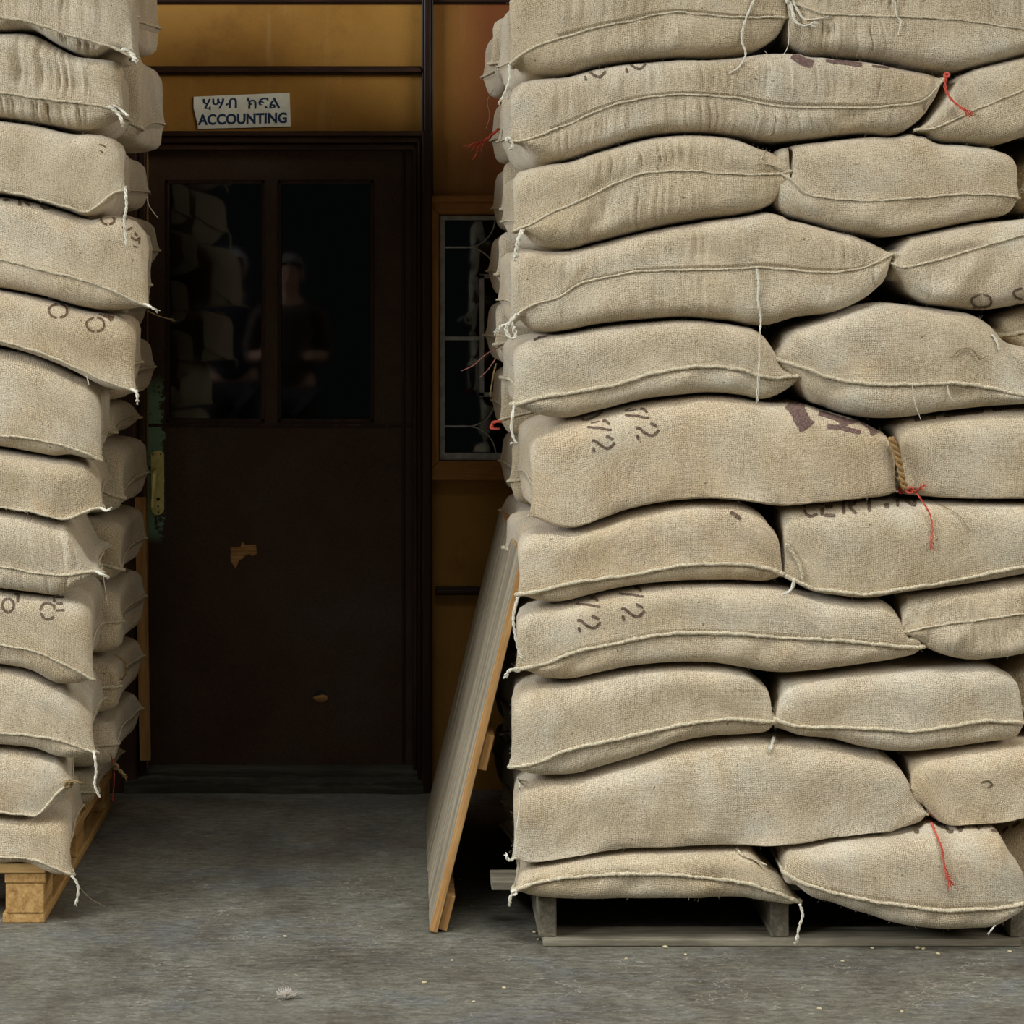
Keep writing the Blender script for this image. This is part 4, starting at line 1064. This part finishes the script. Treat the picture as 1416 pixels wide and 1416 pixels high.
marking('7a', [([(1010, 708), (1018, 713), (1024, 718)], 5)], 'ink')
marking('4b', lett('O', 1342, 407, 30, 19, 3.2) + [([(1345, 425), (1366, 424)], 3), ([(1404, 421), (1416, 420)], 3)] + lett('O', 1400, 398, 30, 16, 3.2), 'ink', 'brown stencilled circles')
marking('5a', [([(738, 471), (746, 467), (757, 464)], 3)], 'ink')
marking('11b', [([(1264, 1150), (1271, 1150)], 6), ([(1305, 1139), (1312, 1150), (1318, 1149)], 4), ([(1322, 1141), (1328, 1149), (1332, 1142)], 4), ([(1350, 1136), (1354, 1148)], 4), ([(1370, 1148), (1378, 1150)], 4)], 'ink', 'dark marks of cut-off stencilled letters')
marking('11c', [([(1386, 1152), (1394, 1143)], 4), ([(1400, 1144), (1411, 1136)], 5)], 'ink')
marking('10b', [([(1357, 1082), (1366, 1080), (1372, 1085), (1366, 1089)], 2.4)], 'ink')
marking('l4', lett('-', 4, 272, 8, 10, 3) + lett('R', 26, 268, 15, 17, 3.4) + lett('O', 55, 274, 18, 15, 3.4) + [([(84, 291), (96, 294)], 3)] + lett('O', 139, 297, 20, 14, 3.2)
        + [([(166, 286), (172, 291), (178, 292)], 2.6), ([(168, 306), (176, 303)], 2.4), ([(169, 314), (174, 319)], 3), ([(176, 318), (183, 315)], 3), ([(186, 303), (196, 309), (195, 314)], 2.4), ([(186, 322), (190, 327)], 3), ([(181, 328), (188, 332), (193, 329), (192, 337)], 2.6), ([(184, 340), (190, 342)], 2)], 'ink_orange', 'rust-brown stencilled letters')
marking('l5', lett('O', 66, 420, 28, 20, 3.2) + lett('O', 118, 439, 27, 20, 2.8) + [([(128, 428), (152, 438), (150, 442)], 8)], 'ink_orange', 'brown stencilled circles')
marking('l9', lett('0', 2, 827, 18, 20, 3.2) + lett('1', 16, 821, 14, 12, 3.4) + lett('C', 54, 834, 20, 22, 3.2, 2) + lett('E', 74, 826, 16, 18, 3.2), 'ink', 'brown stencilled 01 CE')
marking('l3', [([(137, 200), (142, 201), (146, 204)], 2), ([(138, 208), (143, 212)], 2)], 'ink_orange')

T_ = twine
T_('1a', [(1045, -5), (1030, 30), (1026, 55), (1031, 75), (1022, 92), (1008, 102)], r=.0024)
T_('1b', [(1092, 0), (1096, 16), (1100, 30), (1112, 36), (1120, 34)], r=.0035, fray=.02, knot=.012)
T_('1b', [(1093, -4), (1102, 12), (1112, 26), (1128, 26), (1142, 24)], r=.0026, fray=.008)
T_('1b', [(1091, 30), (1090, 62), (1080, 78), (1066, 78), (1057, 70)], r=.0009, strands=1)
T_('1b', [(1237, -4), (1240, 22), (1246, 29), (1241, 50)], r=.0015)
T_('1a', [(704, 90), (705, 108), (698, 128), (691, 141)], r=.0026, fray=.006)
T_('2a', [(703, 193), (709, 200), (706, 206)], r=.0036, knot=.008, fray=.01)
T_('2a', [(1309, 104), (1307, 122), (1318, 140), (1334, 152)], mat='red', r=.0030, fray=.022, knot=.008)
T_('rb10', [(690, 178), (676, 190), (668, 196)], mat='rust', r=.004, fray=.035, dflt=5.25)
T_('rb10', [(682, 125), (674, 140), (677, 160), (672, 178)], mat='twine_dark', r=.0009, strands=1, dflt=5.25)
T_('3a', [(722, 318), (716, 336), (713, 356)], r=.0050, fray=.008)
T_('3a', [(1086, 236), (1066, 228), (1052, 224), (1060, 208)], r=.0022, mat='seam')
T_('4a', [(716, 434), (704, 446), (700, 456), (706, 468), (713, 464), (709, 452)], r=.0042, fray=.01)
T_('4a', [(704, 448), (694, 450), (690, 456)], r=.0032, fray=.014)
T_('4a', [(1047, 372), (1049, 395), (1048, 415), (1052, 440), (1050, 470), (1050, 500), (1047, 555)], r=.0022, fray=.004)
T_('rb7', [(690, 480), (672, 490), (655, 505), (638, 513)], mat='pink', r=.0016, dflt=5.25)
T_('rb7', [(686, 495), (676, 510), (664, 522)], mat='pink', r=.0016, dflt=5.25)
T_('rb7', [(686, 503), (682, 520), (678, 545)], r=.002, dflt=5.22, mat='twine_dark', fray=.008)
T_('rb6', [(692, 583), (683, 584), (680, 592), (690, 593)], mat='red', r=.0048, dflt=5.25)
T_('5a', [(711, 560), (707, 590), (711, 608), (714, 612), (708, 613)], r=.0030, fray=.005)
T_('5b', [(1262, 530), (1263, 548), (1268, 566), (1274, 582)], r=.0011, strands=1)
T_('5b', [(1310, 533), (1312, 545), (1317, 553)], r=.0014)
T_('5b', [(1316, 495), (1330, 482), (1345, 484), (1354, 496), (1366, 492)], r=.0014, mat='stitch')
T_('5c', [(1373, 463), (1378, 472), (1382, 484)], r=.0026, fray=.006)
T_('6b', [(1246, 678), (1262, 678), (1276, 694), (1288, 718), (1288, 752)], mat='red', r=.0021, fray=.012, knot=.012)
T_('6b', [(1258, 678), (1268, 678), (1276, 672)], mat='red', r=.0026, fray=.014, knot=.012)
T_('6b', [(1232, 606), (1238, 622), (1243, 640), (1247, 660), (1252, 676)], mat='rope', r=.0075, name='sewn_end', fixed=4.705)
T_('6b', [(1285, 690), (1310, 703), (1328, 715), (1342, 736)], mat='stitch', r=.0010, strands=1)
T_('7a', [(716, 826), (710, 850), (711, 870), (716, 895), (722, 910)], r=.0030, fray=.010, mat='twine')
T_('7b', [(1098, 800), (1096, 812), (1088, 820)], r=.0040, fray=.016)
T_('7b', [(1088, 752), (1100, 770), (1108, 788), (1110, 802)], r=.0036, mat='seam', name='folded_lip')
T_('8a', [(716, 926), (706, 926), (700, 934)], r=.0042, fray=.008, knot=.008)
T_('9a', [(1073, 1003), (1070, 1020), (1066, 1034)], r=.0036, fray=.014)
T_('9a', [(717, 1075), (719, 1098), (718, 1120), (714, 1150), (713, 1182)], r=.0018)
T_('10a', [(712, 1186), (704, 1190), (700, 1182)], r=.0036, fray=.006)
T_('11a', [(711, 1234), (706, 1240), (705, 1248)], r=.0034, fray=.008, knot=.008)
T_('10a', [(1284, 1124), (1290, 1142), (1302, 1172), (1306, 1196), (1312, 1216)], mat='red', r=.0024, fray=.020, knot=.009)
T_('11a', [(1106, 1250), (1110, 1266), (1105, 1282), (1102, 1300)], r=.0030, fray=.010)
T_('11a', [(1018, 1170), (1024, 1180), (1036, 1186), (1060, 1196)], r=.0032, mat='seam')
T_('11b', [(1376, 1280), (1368, 1289)], r=.0020, fray=.008)
T_('l1', [(172, 68), (182, 74), (188, 84)], r=.0060, fray=.010)
T_('l2', [(152, 147), (164, 158), (170, 171)], r=.0045, fray=.006); T_('l2', [(158, 146), (168, 152), (177, 160)], r=.0035, fray=.005)
T_('l3', [(173, 258), (175, 285), (172, 305), (175, 338)], r=.0032, fray=.004, off=.016)
T_('lb2', [(203, 272), (207, 286), (219, 302)], r=.0014, dflt=5.46)
T_('l4', [(200, 420), (208, 424), (214, 428)], r=.0035, fray=.010)
T_('lb4', [(204, 430), (222, 438), (238, 442)], r=.0026, fray=.008, dflt=5.46, mat='twine_dark')
T_('l5', [(183, 538), (189, 543), (190, 555)], r=.0038, fray=.006)
T_('l5', [(120, 520), (123, 532)], r=.0016); 
T_('l7', [(140, 702), (147, 706), (153, 703)], r=.0040, fray=.005)
T_('l8', [(134, 790), (141, 794), (148, 797)], r=.0045, fray=.008)
T_('l8', [(141, 780), (144, 805), (149, 838)], r=.0011, strands=1, dflt=5.0, mat='twine')
T_('l10', [(130, 1040), (133, 1065), (131, 1085), (137, 1100)], r=.0030, fray=.005, knot=.004)
T_('l11', [(95, 1084), (103, 1080), (112, 1083)], r=.0045, fray=.006, knot=.012, mat='twine_dark')
T_('l12', [(99, 1211), (107, 1222), (108, 1236), (105, 1250)], r=.0032, fray=.006)
T_('l12', [(104, 1218), (122, 1240), (146, 1254)], r=.0008, strands=1, mat='stitch')
T_('lb9', [(160, 905), (172, 915), (174, 930), (168, 940)], r=.0030, dflt=5.44, mat='twine_dark')
T_('lb12', [(160, 1060), (172, 1072)], r=.0050, dflt=5.40, mat='twine_dark', knot=.010, fray=.012)
T_('lb12', [(153, 1042), (158, 1070), (156, 1104)], r=.0016, dflt=5.40, mat='rust', fray=.008)

# ------------------------------------------------------------------ pallets
M['pgrey'] = wood_material('grey_pallet_wood', srgb(88, 82, 68), srgb(120, 113, 96), srgb(148, 140, 120), 'X', 24, 0.85, 0.4, 0.4)
M['pgrey_z'] = wood_material('grey_pallet_end_wood', srgb(84, 78, 64), srgb(112, 105, 88), srgb(140, 132, 112), 'Y', 24, 0.85, 0.4, 0.4)
M['ptan'] = wood_material('tan_pallet_wood', srgb(150, 114, 64), srgb(186, 148, 92), srgb(206, 172, 116), 'X', 24, 0.8, 0.25, 0.4)
M['ptan_e'] = wood_material('tan_pallet_end_grain', srgb(140, 104, 58), srgb(178, 138, 82), srgb(200, 164, 106), 'Y', 36, 0.8, 0.25, 0.5)
pr = empty('wooden_pallet', (0.87, 5.3, 0), 'weathered grey wooden pallet under the right-hand sack stack', 'pallet')
PZ = 0.134
for k, y0 in enumerate((4.79, 4.97, 5.15, 5.33, 5.51, 5.70)):
    box('deck_board', 0.205 if k == 0 else 0.30, 1.46, y0, y0 + 0.10, PZ - 0.022, PZ, M['pgrey'], pr)
for x0 in (0.3125, 0.856, 1.415):
    box('stringer', x0, x0 + 0.042, 4.735, 5.80, 0.019, PZ - 0.0225, M['pgrey_z'], pr)
for y0 in (4.72, 5.22, 5.70):
    box('bottom_board', 0.322, 1.437, y0, y0 + 0.10, 0.001, 0.0185, M['pgrey'], pr)
# neighbouring pallet at the right edge, carrying the sacks beyond it
plt = empty('wooden_pallet', (-1.4, 5.4, 0), 'tan wooden pallet with block feet under the left-hand sack stack', 'pallet')
X1 = (64 - CX) * 4.90 / F; LZ = 0.148
for y0 in (4.89, 5.10, 5.31, 5.52, 5.73, 5.90):
    box('deck_board', X1 - 1.15, X1, y0, y0 + 0.10, LZ - 0.024, LZ, M['ptan'], plt)
for x0 in (X1 - 0.10, X1 - 0.62, X1 - 1.15):
    box('stringer_board', x0, x0 + 0.10, 4.895, 6.0, LZ - 0.049, LZ - 0.0245, M['ptan_e'], plt)
    for y0 in (4.897, 5.39, 5.87):
        box('block_foot', x0 + 0.002, x0 + 0.095, y0, y0 + 0.12, 0.0255, LZ - 0.0495, M['ptan_e'], plt)
    box('bottom_board', x0 - 0.006, x0 + 0.096, 4.90, 6.0, 0.001, 0.025, M['ptan_e'], plt)

# ------------------------------------------------------------------ leaning panel
M['face'] = wood_material('weathered_plank_face', srgb(112, 102, 84), srgb(146, 136, 114), srgb(172, 162, 140), 'Z', 26, 0.85, 0.3, 0.4)
M['edge'] = wood_material('fresh_plank_edge', srgb(150, 108, 60), srgb(184, 140, 86), srgb(206, 166, 112), 'Z', 30, 0.8, 0.2, 0.3)
ang = math.atan2(0.279 - 0.058, 0.906)
lean = empty('leaning_wooden_panel', (0.058, 4.82, 0.006), 'plank panel leaning against the right-hand stack beside the door', 'panel', rot=(0, ang, 0))
HL = 0.935
def lbox(name, x0, x1, y0, y1, z0, z1, mats):
    V, Fc = box_vf(x0, x1, y0, y1, z0, z1)
    me = bpy.data.meshes.new(name); me.from_pydata(V, [], Fc)
    for m_ in mats: me.materials.append(m_)
    if len(mats) > 1:
        for p in me.polygons: p.material_index = 0 if abs(p.normal.x) > 0.5 else 1
    o = bpy.data.objects.new(name, me); COL.objects.link(o); o.parent = lean; bevel(o, 0.0015, 1); return o
yy = 0.0
for k, wd in enumerate((0.155, 0.20, 0.16, 0.21, 0.17, 0.19)):
    lbox('plank', 0.0, 0.020, yy, yy + wd - 0.003, 0.0 + 0.004 * (k % 3), HL - 0.008 * ((k * 2) % 3), (M['face'], M['edge'])); yy += wd
for z0 in (0.006, 0.40, 0.84):
    lbox('cleat', 0.0205, 0.042, 0.012, yy - 0.02, z0, z0 + 0.085, (M['edge'],))

# lath standing against the jamb
M['lath'] = wood_material('lath_wood', srgb(140, 104, 56), srgb(172, 132, 78), srgb(192, 152, 96), 'Z', 30, 0.8, 0.3, 0.3)
a = P(189, 690, 6.13); c = P(206, 1050, 6.08); 
V = []; hw = 0.017
zt = a.z; zb_ = 0.092
for z, x, y in ((0.105, P(201, 0, 6.18).x, 6.1785), (zt, P(194, 0, 6.18).x, 6.1785)):
    V += [(x - hw, y, z), (x + hw * 0.9, y, z), (x + hw * 0.9, y + 0.02, z), (x - hw, y + 0.02, z)]
o = mesh_obj('wooden_lath', V, [(0, 3, 2, 1), (4, 5, 6, 7), (0, 1, 5, 4), (1, 2, 6, 5), (2, 3, 7, 6), (3, 0, 4, 7)], M['lath'], smooth=False); bevel(o, 0.002)
props(o, 'thin pale wooden lath standing upright at the left jamb of the door', 'lath')

# ------------------------------------------------------------------ debris on the floor
mbn, nt, b = new_mat('dry_bean'); b.inputs['Base Color'].default_value = (*srgb(190, 176, 138), 1); b.inputs['Roughness'].default_value = 0.7
def bean_mesh():
    bm = bmesh.new(); bmesh.ops.create_icosphere(bm, subdivisions=2, radius=1)
    for v in bm.verts:
        v.co.z *= 0.55; v.co.y *= 0.72
        if v.co.z > 0.2 and abs(v.co.y) < 0.2: v.co.z -= 0.12
    me = bpy.data.meshes.new('dry_bean'); bm.to_mesh(me); bm.free()
    for p in me.polygons: p.use_smooth = True
    me.materials.append(mbn); return me
bme = bean_mesh()
beans = [(394, 1296, 1, 'lone pale bean on the floor right of centre in front of the doorway'), (587, 1360, 1.2, 'bean on the floor below the foot of the leaning panel'),
         (625, 1329, .9, 'small bean on the floor between leaning panel and grey pallet'), (697, 1367, 1, 'bean on the open floor left of the grey pallet front'),
         (920, 1311, 1.3, 'bean lying against the front board of the grey pallet'), (866, 1327, .9, 'bean on the floor just below the long front board'),
         (948, 1321, .9, 'small bean right of the largest bean at the grey pallet'), (1206, 1312, .9, 'left bean of the cluster by the right half of the pallet'),
         (1269, 1312, 1.2, 'left bean of a touching pair by the pallet'), (1277, 1313, 1.0, 'right bean of a touching pair by the pallet'),
         (1297, 1320, 1, 'bean just right of and below the touching pair'), (1396, 1317, 1, 'bean near the right frame edge below the pallet corner'),
         (636, 1217, .9, 'far bean in the shade behind the leaning panel'), (652, 1254, .8, 'second bean in the shade right of the leaning panel'),
         (739, 1290, 1.1, 'bean beside the left leg of the grey pallet'), (744, 1300, .9, 'bean at the foot of the left pallet leg'),
         (1133, 1396, 1, 'bean on the floor near the lower frame edge below the red tassel'), (1165, 1330, .8, 'small bean right of centre in front of the pallet'),
         (655, 1386, .8, 'small bean near the lower frame edge at the middle'), (1247, 1400, .9, 'bean at the lower frame edge on the right')]
for i, (x, y, s, lab) in enumerate(beans):
    D = H * F / (y - CY); p = P(x, y, D)
    o = bpy.data.objects.new('dry_bean', bme); COL.objects.link(o)
    o.location = (p.x, p.y, 0.0024 * s); o.scale = (.0055 * s,) * 2 + (.0045 * s,); o.rotation_euler = (0, 0, random.uniform(0, 3))
    props(o, lab, 'bean', 'dry beans spilled on the floor')
# fluff
D = H * F / (1382 - CY); p = P(395, 1382, D)
V, Fc = [], []
for k in range(150):
    an = random.uniform(0, 6.28); r0 = random.uniform(0, 0.012); q = Vector((p.x + r0 * math.cos(an), p.y + r0 * math.sin(an), random.uniform(0.002, 0.008)))
    d = Vector((random.uniform(-1, 1), random.uniform(-1, 1), random.uniform(0.1, 1.6))).normalized() * random.uniform(0.008, 0.022)
    tube_vf([q, q + d * 0.5 + Vector((random.uniform(-1, 1), random.uniform(-1, 1), 0)) * 0.003, q + d], 0.0005, 4, V, Fc)
mfl, nt, b = new_mat('fluff'); b.inputs['Base Color'].default_value = (*srgb(190, 182, 168), 1); b.inputs['Roughness'].default_value = 1
o = mesh_obj('fibre_tuft', V, Fc, mfl); props(o, 'small pale tuft of loose fibre lying on the open floor', 'fluff')

# ------------------------------------------------------------------ two onlookers behind the camera, mirrored faintly in the door glass
def plain(name, c, r=0.8):
    m, nt, b = new_mat(name); g = N(nt)
    n = g.noise(g.n('ShaderNodeNewGeometry').outputs['Position'], 90, 3)
    g.l(g.ramp(n, [(0.3, tuple(x * .85 for x in c)), (0.7, tuple(min(1, x * 1.15) for x in c))]), b.inputs['Base Color'])
    b.inputs['Roughness'].default_value = r; return m
M['skin'] = plain('skin', srgb(196, 150, 124), 0.55); M['hair'] = plain('white_hair', srgb(206, 204, 198))
M['hair2'] = plain('grey_hair', srgb(150, 144, 136)); M['shirt'] = plain('navy_shirt', srgb(40, 46, 60)); M['shirt2'] = plain('brown_shirt', srgb(74, 60, 48))
M['trouser'] = plain('dark_trousers', srgb(44, 42, 40)); M['shoe'] = plain('black_shoes', srgb(22, 20, 20))
def skin(name, joints, bones, mat, parent, root=0):
    me = bpy.data.meshes.new(name); me.from_pydata([j[0] for j in joints], bones, []); me.materials.append(mat)
    o = bpy.data.objects.new(name, me); COL.objects.link(o); o.parent = parent
    md = o.modifiers.new('skin', 'SKIN'); md.use_smooth_shade = True
    for k, j in enumerate(joints):
        me.skin_vertices[0].data[k].radius = j[1]
    me.skin_vertices[0].data[root].use_root = True
    sb = o.modifiers.new('sub', 'SUBSURF'); sb.levels = 2; sb.render_levels = 2
    return o
def person(loc, hgt, label, hair, shirt, bend):
    k = hgt / 1.75
    r = empty('person', loc, label, 'person'); r.scale = (k, k, k)
    J = [((0, 0, .95), (.15, .11)), ((0, 0, 1.12), (.14, .10)), ((0, 0, 1.32), (.17, .11)), ((0, 0, 1.45), (.10, .075)), ((0, .01, 1.52), (.055, .055)), ((0, .02, 1.58), (.058, .065)), ((0, .02, 1.66), (.078, .098)), ((0, .01, 1.72), (.062, .075)),
         ((.10, 0, .88), (.095, .095)), ((.11, .01, .50), (.062, .062)), ((.12, 0, .10), (.042, .042)), ((.13, .13, .035), (.04, .032)),
         ((-.10, 0, .88), (.095, .095)), ((-.11, .01, .50), (.062, .062)), ((-.12, 0, .10), (.042, .042)), ((-.13, .13, .035), (.04, .032)),
         ((.19, 0, 1.41), (.058, .058)), ((.25, .02, 1.14), (.042, .042)), ((.17, .20 * bend, 1.14 - .22 * (1 - bend) + .04 * bend), (.03, .03)), ((.13, .27 * bend, 1.13 - .30 * (1 - bend) + .06 * bend), (.035, .02)),
         ((-.19, 0, 1.41), (.058, .058)), ((-.25, .02, 1.14), (.042, .042)), ((-.17, .20 * bend, 1.14 - .22 * (1 - bend) + .04 * bend), (.03, .03)), ((-.13, .27 * bend, 1.13 - .30 * (1 - bend) + .06 * bend), (.035, .02))]
    B = [(0, 1), (1, 2), (2, 3), (3, 4), (4, 5), (5, 6), (6, 7), (0, 8), (8, 9), (9, 10), (10, 11), (0, 12), (12, 13), (13, 14), (14, 15), (3, 16), (16, 17), (17, 18), (18, 19), (3, 20), (20, 21), (21, 22), (22, 23)]
    skin('body', J, B, M['skin'], r)
    f = 1.12
    S = [((0, 0, .90), (.165, .125)), J[1], J[2], J[3], J[16], J[17], J[20], J[21]]
    skin('shirt', [(p, (a * f + .006, b_ * f + .006)) for p, (a, b_) in S] + [((.20, .12 * bend, 1.135), (.042, .042)), ((-.20, .12 * bend, 1.135), (.042, .042))], [(0, 1), (1, 2), (2, 3), (3, 4), (4, 5), (3, 6), (6, 7), (5, 8), (7, 9)], shirt, r)
    Tj = [((0, 0, .98), (.17, .13)), J[8], J[9], J[10], J[12], J[13], J[14]]
    skin('trousers', [(p, (a * 1.1 + .008, b_ * 1.1 + .008)) for p, (a, b_) in Tj], [(0, 1), (1, 2), (2, 3), (0, 4), (4, 5), (5, 6)], M['trouser'], r)
    for sx in (1, -1):
        skin('shoe', [((sx * .12, -.03, .045), (.05, .045)), ((sx * .13, .15, .04), (.048, .038))], [(0, 1)], M['shoe'], r)
    for sx in (1, -1):       # fingers on each hand, ears
        b0 = J[19][0] if sx > 0 else J[23][0]
        for q in range(5):
            dx = (q - 2) * .014; ln = (.045, .062, .068, .062, .05)[q]
            if q == 0: p1 = (b0[0] - sx * .045, b0[1] + .02, b0[2] + .01)
            else: p1 = (b0[0] + dx * sx, b0[1] + ln * (.9 * bend + .1), b0[2] - ln * (1.1 - .8 * bend))
            V, Fc = [], []; tube_vf([Vector(b0), (Vector(b0) + Vector(p1)) / 2 + Vector((0, .004, .004)), Vector(p1)], [.010, .009, .006], 8, V, Fc)
            mesh_obj('finger', V, Fc, M['skin'], r, world=False)
        bm = bmesh.new(); bmesh.ops.create_uvsphere(bm, u_segments=12, v_segments=8, radius=1)
        me = bpy.data.meshes.new('ear')
        for v in bm.verts: v.co = Vector((sx * .082 + v.co.x * .010, .01 + v.co.y * .018, 1.645 + v.co.z * .032))
        bm.to_mesh(me); bm.free(); me.materials.append(M['skin']); o = bpy.data.objects.new('ear', me); COL.objects.link(o); o.parent = r
    V, Fc = [], []           # nose
    tube_vf([Vector((0, .10, 1.67)), Vector((0, .125, 1.64)), Vector((0, .115, 1.625))], [.009, .015, .013], 8, V, Fc); mesh_obj('nose', V, Fc, M['skin'], r, world=False)
    for sx in (1, -1):
        V, Fc = [], []; tube_vf([Vector((sx * .022, .105, 1.672)), Vector((sx * .045, .098, 1.672))], [.007, .006], 8, V, Fc); mesh_obj('eye', V, Fc, M['shoe'], r, world=False)
    V, Fc = [], []; tube_vf([Vector((-.025, .106, 1.60)), Vector((0, .112, 1.598)), Vector((.025, .106, 1.60))], .005, 8, V, Fc); mesh_obj('mouth', V, Fc, plain('lips', srgb(150, 92, 82)), r, world=False)
    bm = bmesh.new(); bmesh.ops.create_uvsphere(bm, u_segments=40, v_segments=28, radius=1)
    rm = [v for v in bm.verts if v.co.z < -0.35 or (v.co.y > 0.55 and v.co.z < 0.45)]
    bmesh.ops.delete(bm, geom=rm, context='VERTS')
    for v in bm.verts:
        c = v.co.copy(); n_ = 1 + 0.06 * float(vnoise(c.x * 6, c.y * 6, c.z * 6)) + 0.03 * float(vnoise(c.x * 22, c.y * 22, c.z * 22))
        v.co = Vector((c.x * .096 * n_, c.y * .115 * n_ + .004, 1.685 + c.z * .105 * n_))
    me = bpy.data.meshes.new('hair'); bm.to_mesh(me); bm.free(); me.materials.append(hair)
    o = bpy.data.objects.new('hair', me); COL.objects.link(o); o.parent = r; sd = o.modifiers.new('solid', 'SOLIDIFY'); sd.thickness = .012
person((-1.14, -0.80, 0), 1.82, 'white-haired person in a navy shirt, mirrored in the left door pane', M['hair'], M['shirt'], 1.0)
person((-0.74, -0.35, 0), 1.78, 'grey-haired person in a brown shirt, mirrored in the right door pane', M['hair2'], M['shirt2'], 0.9)
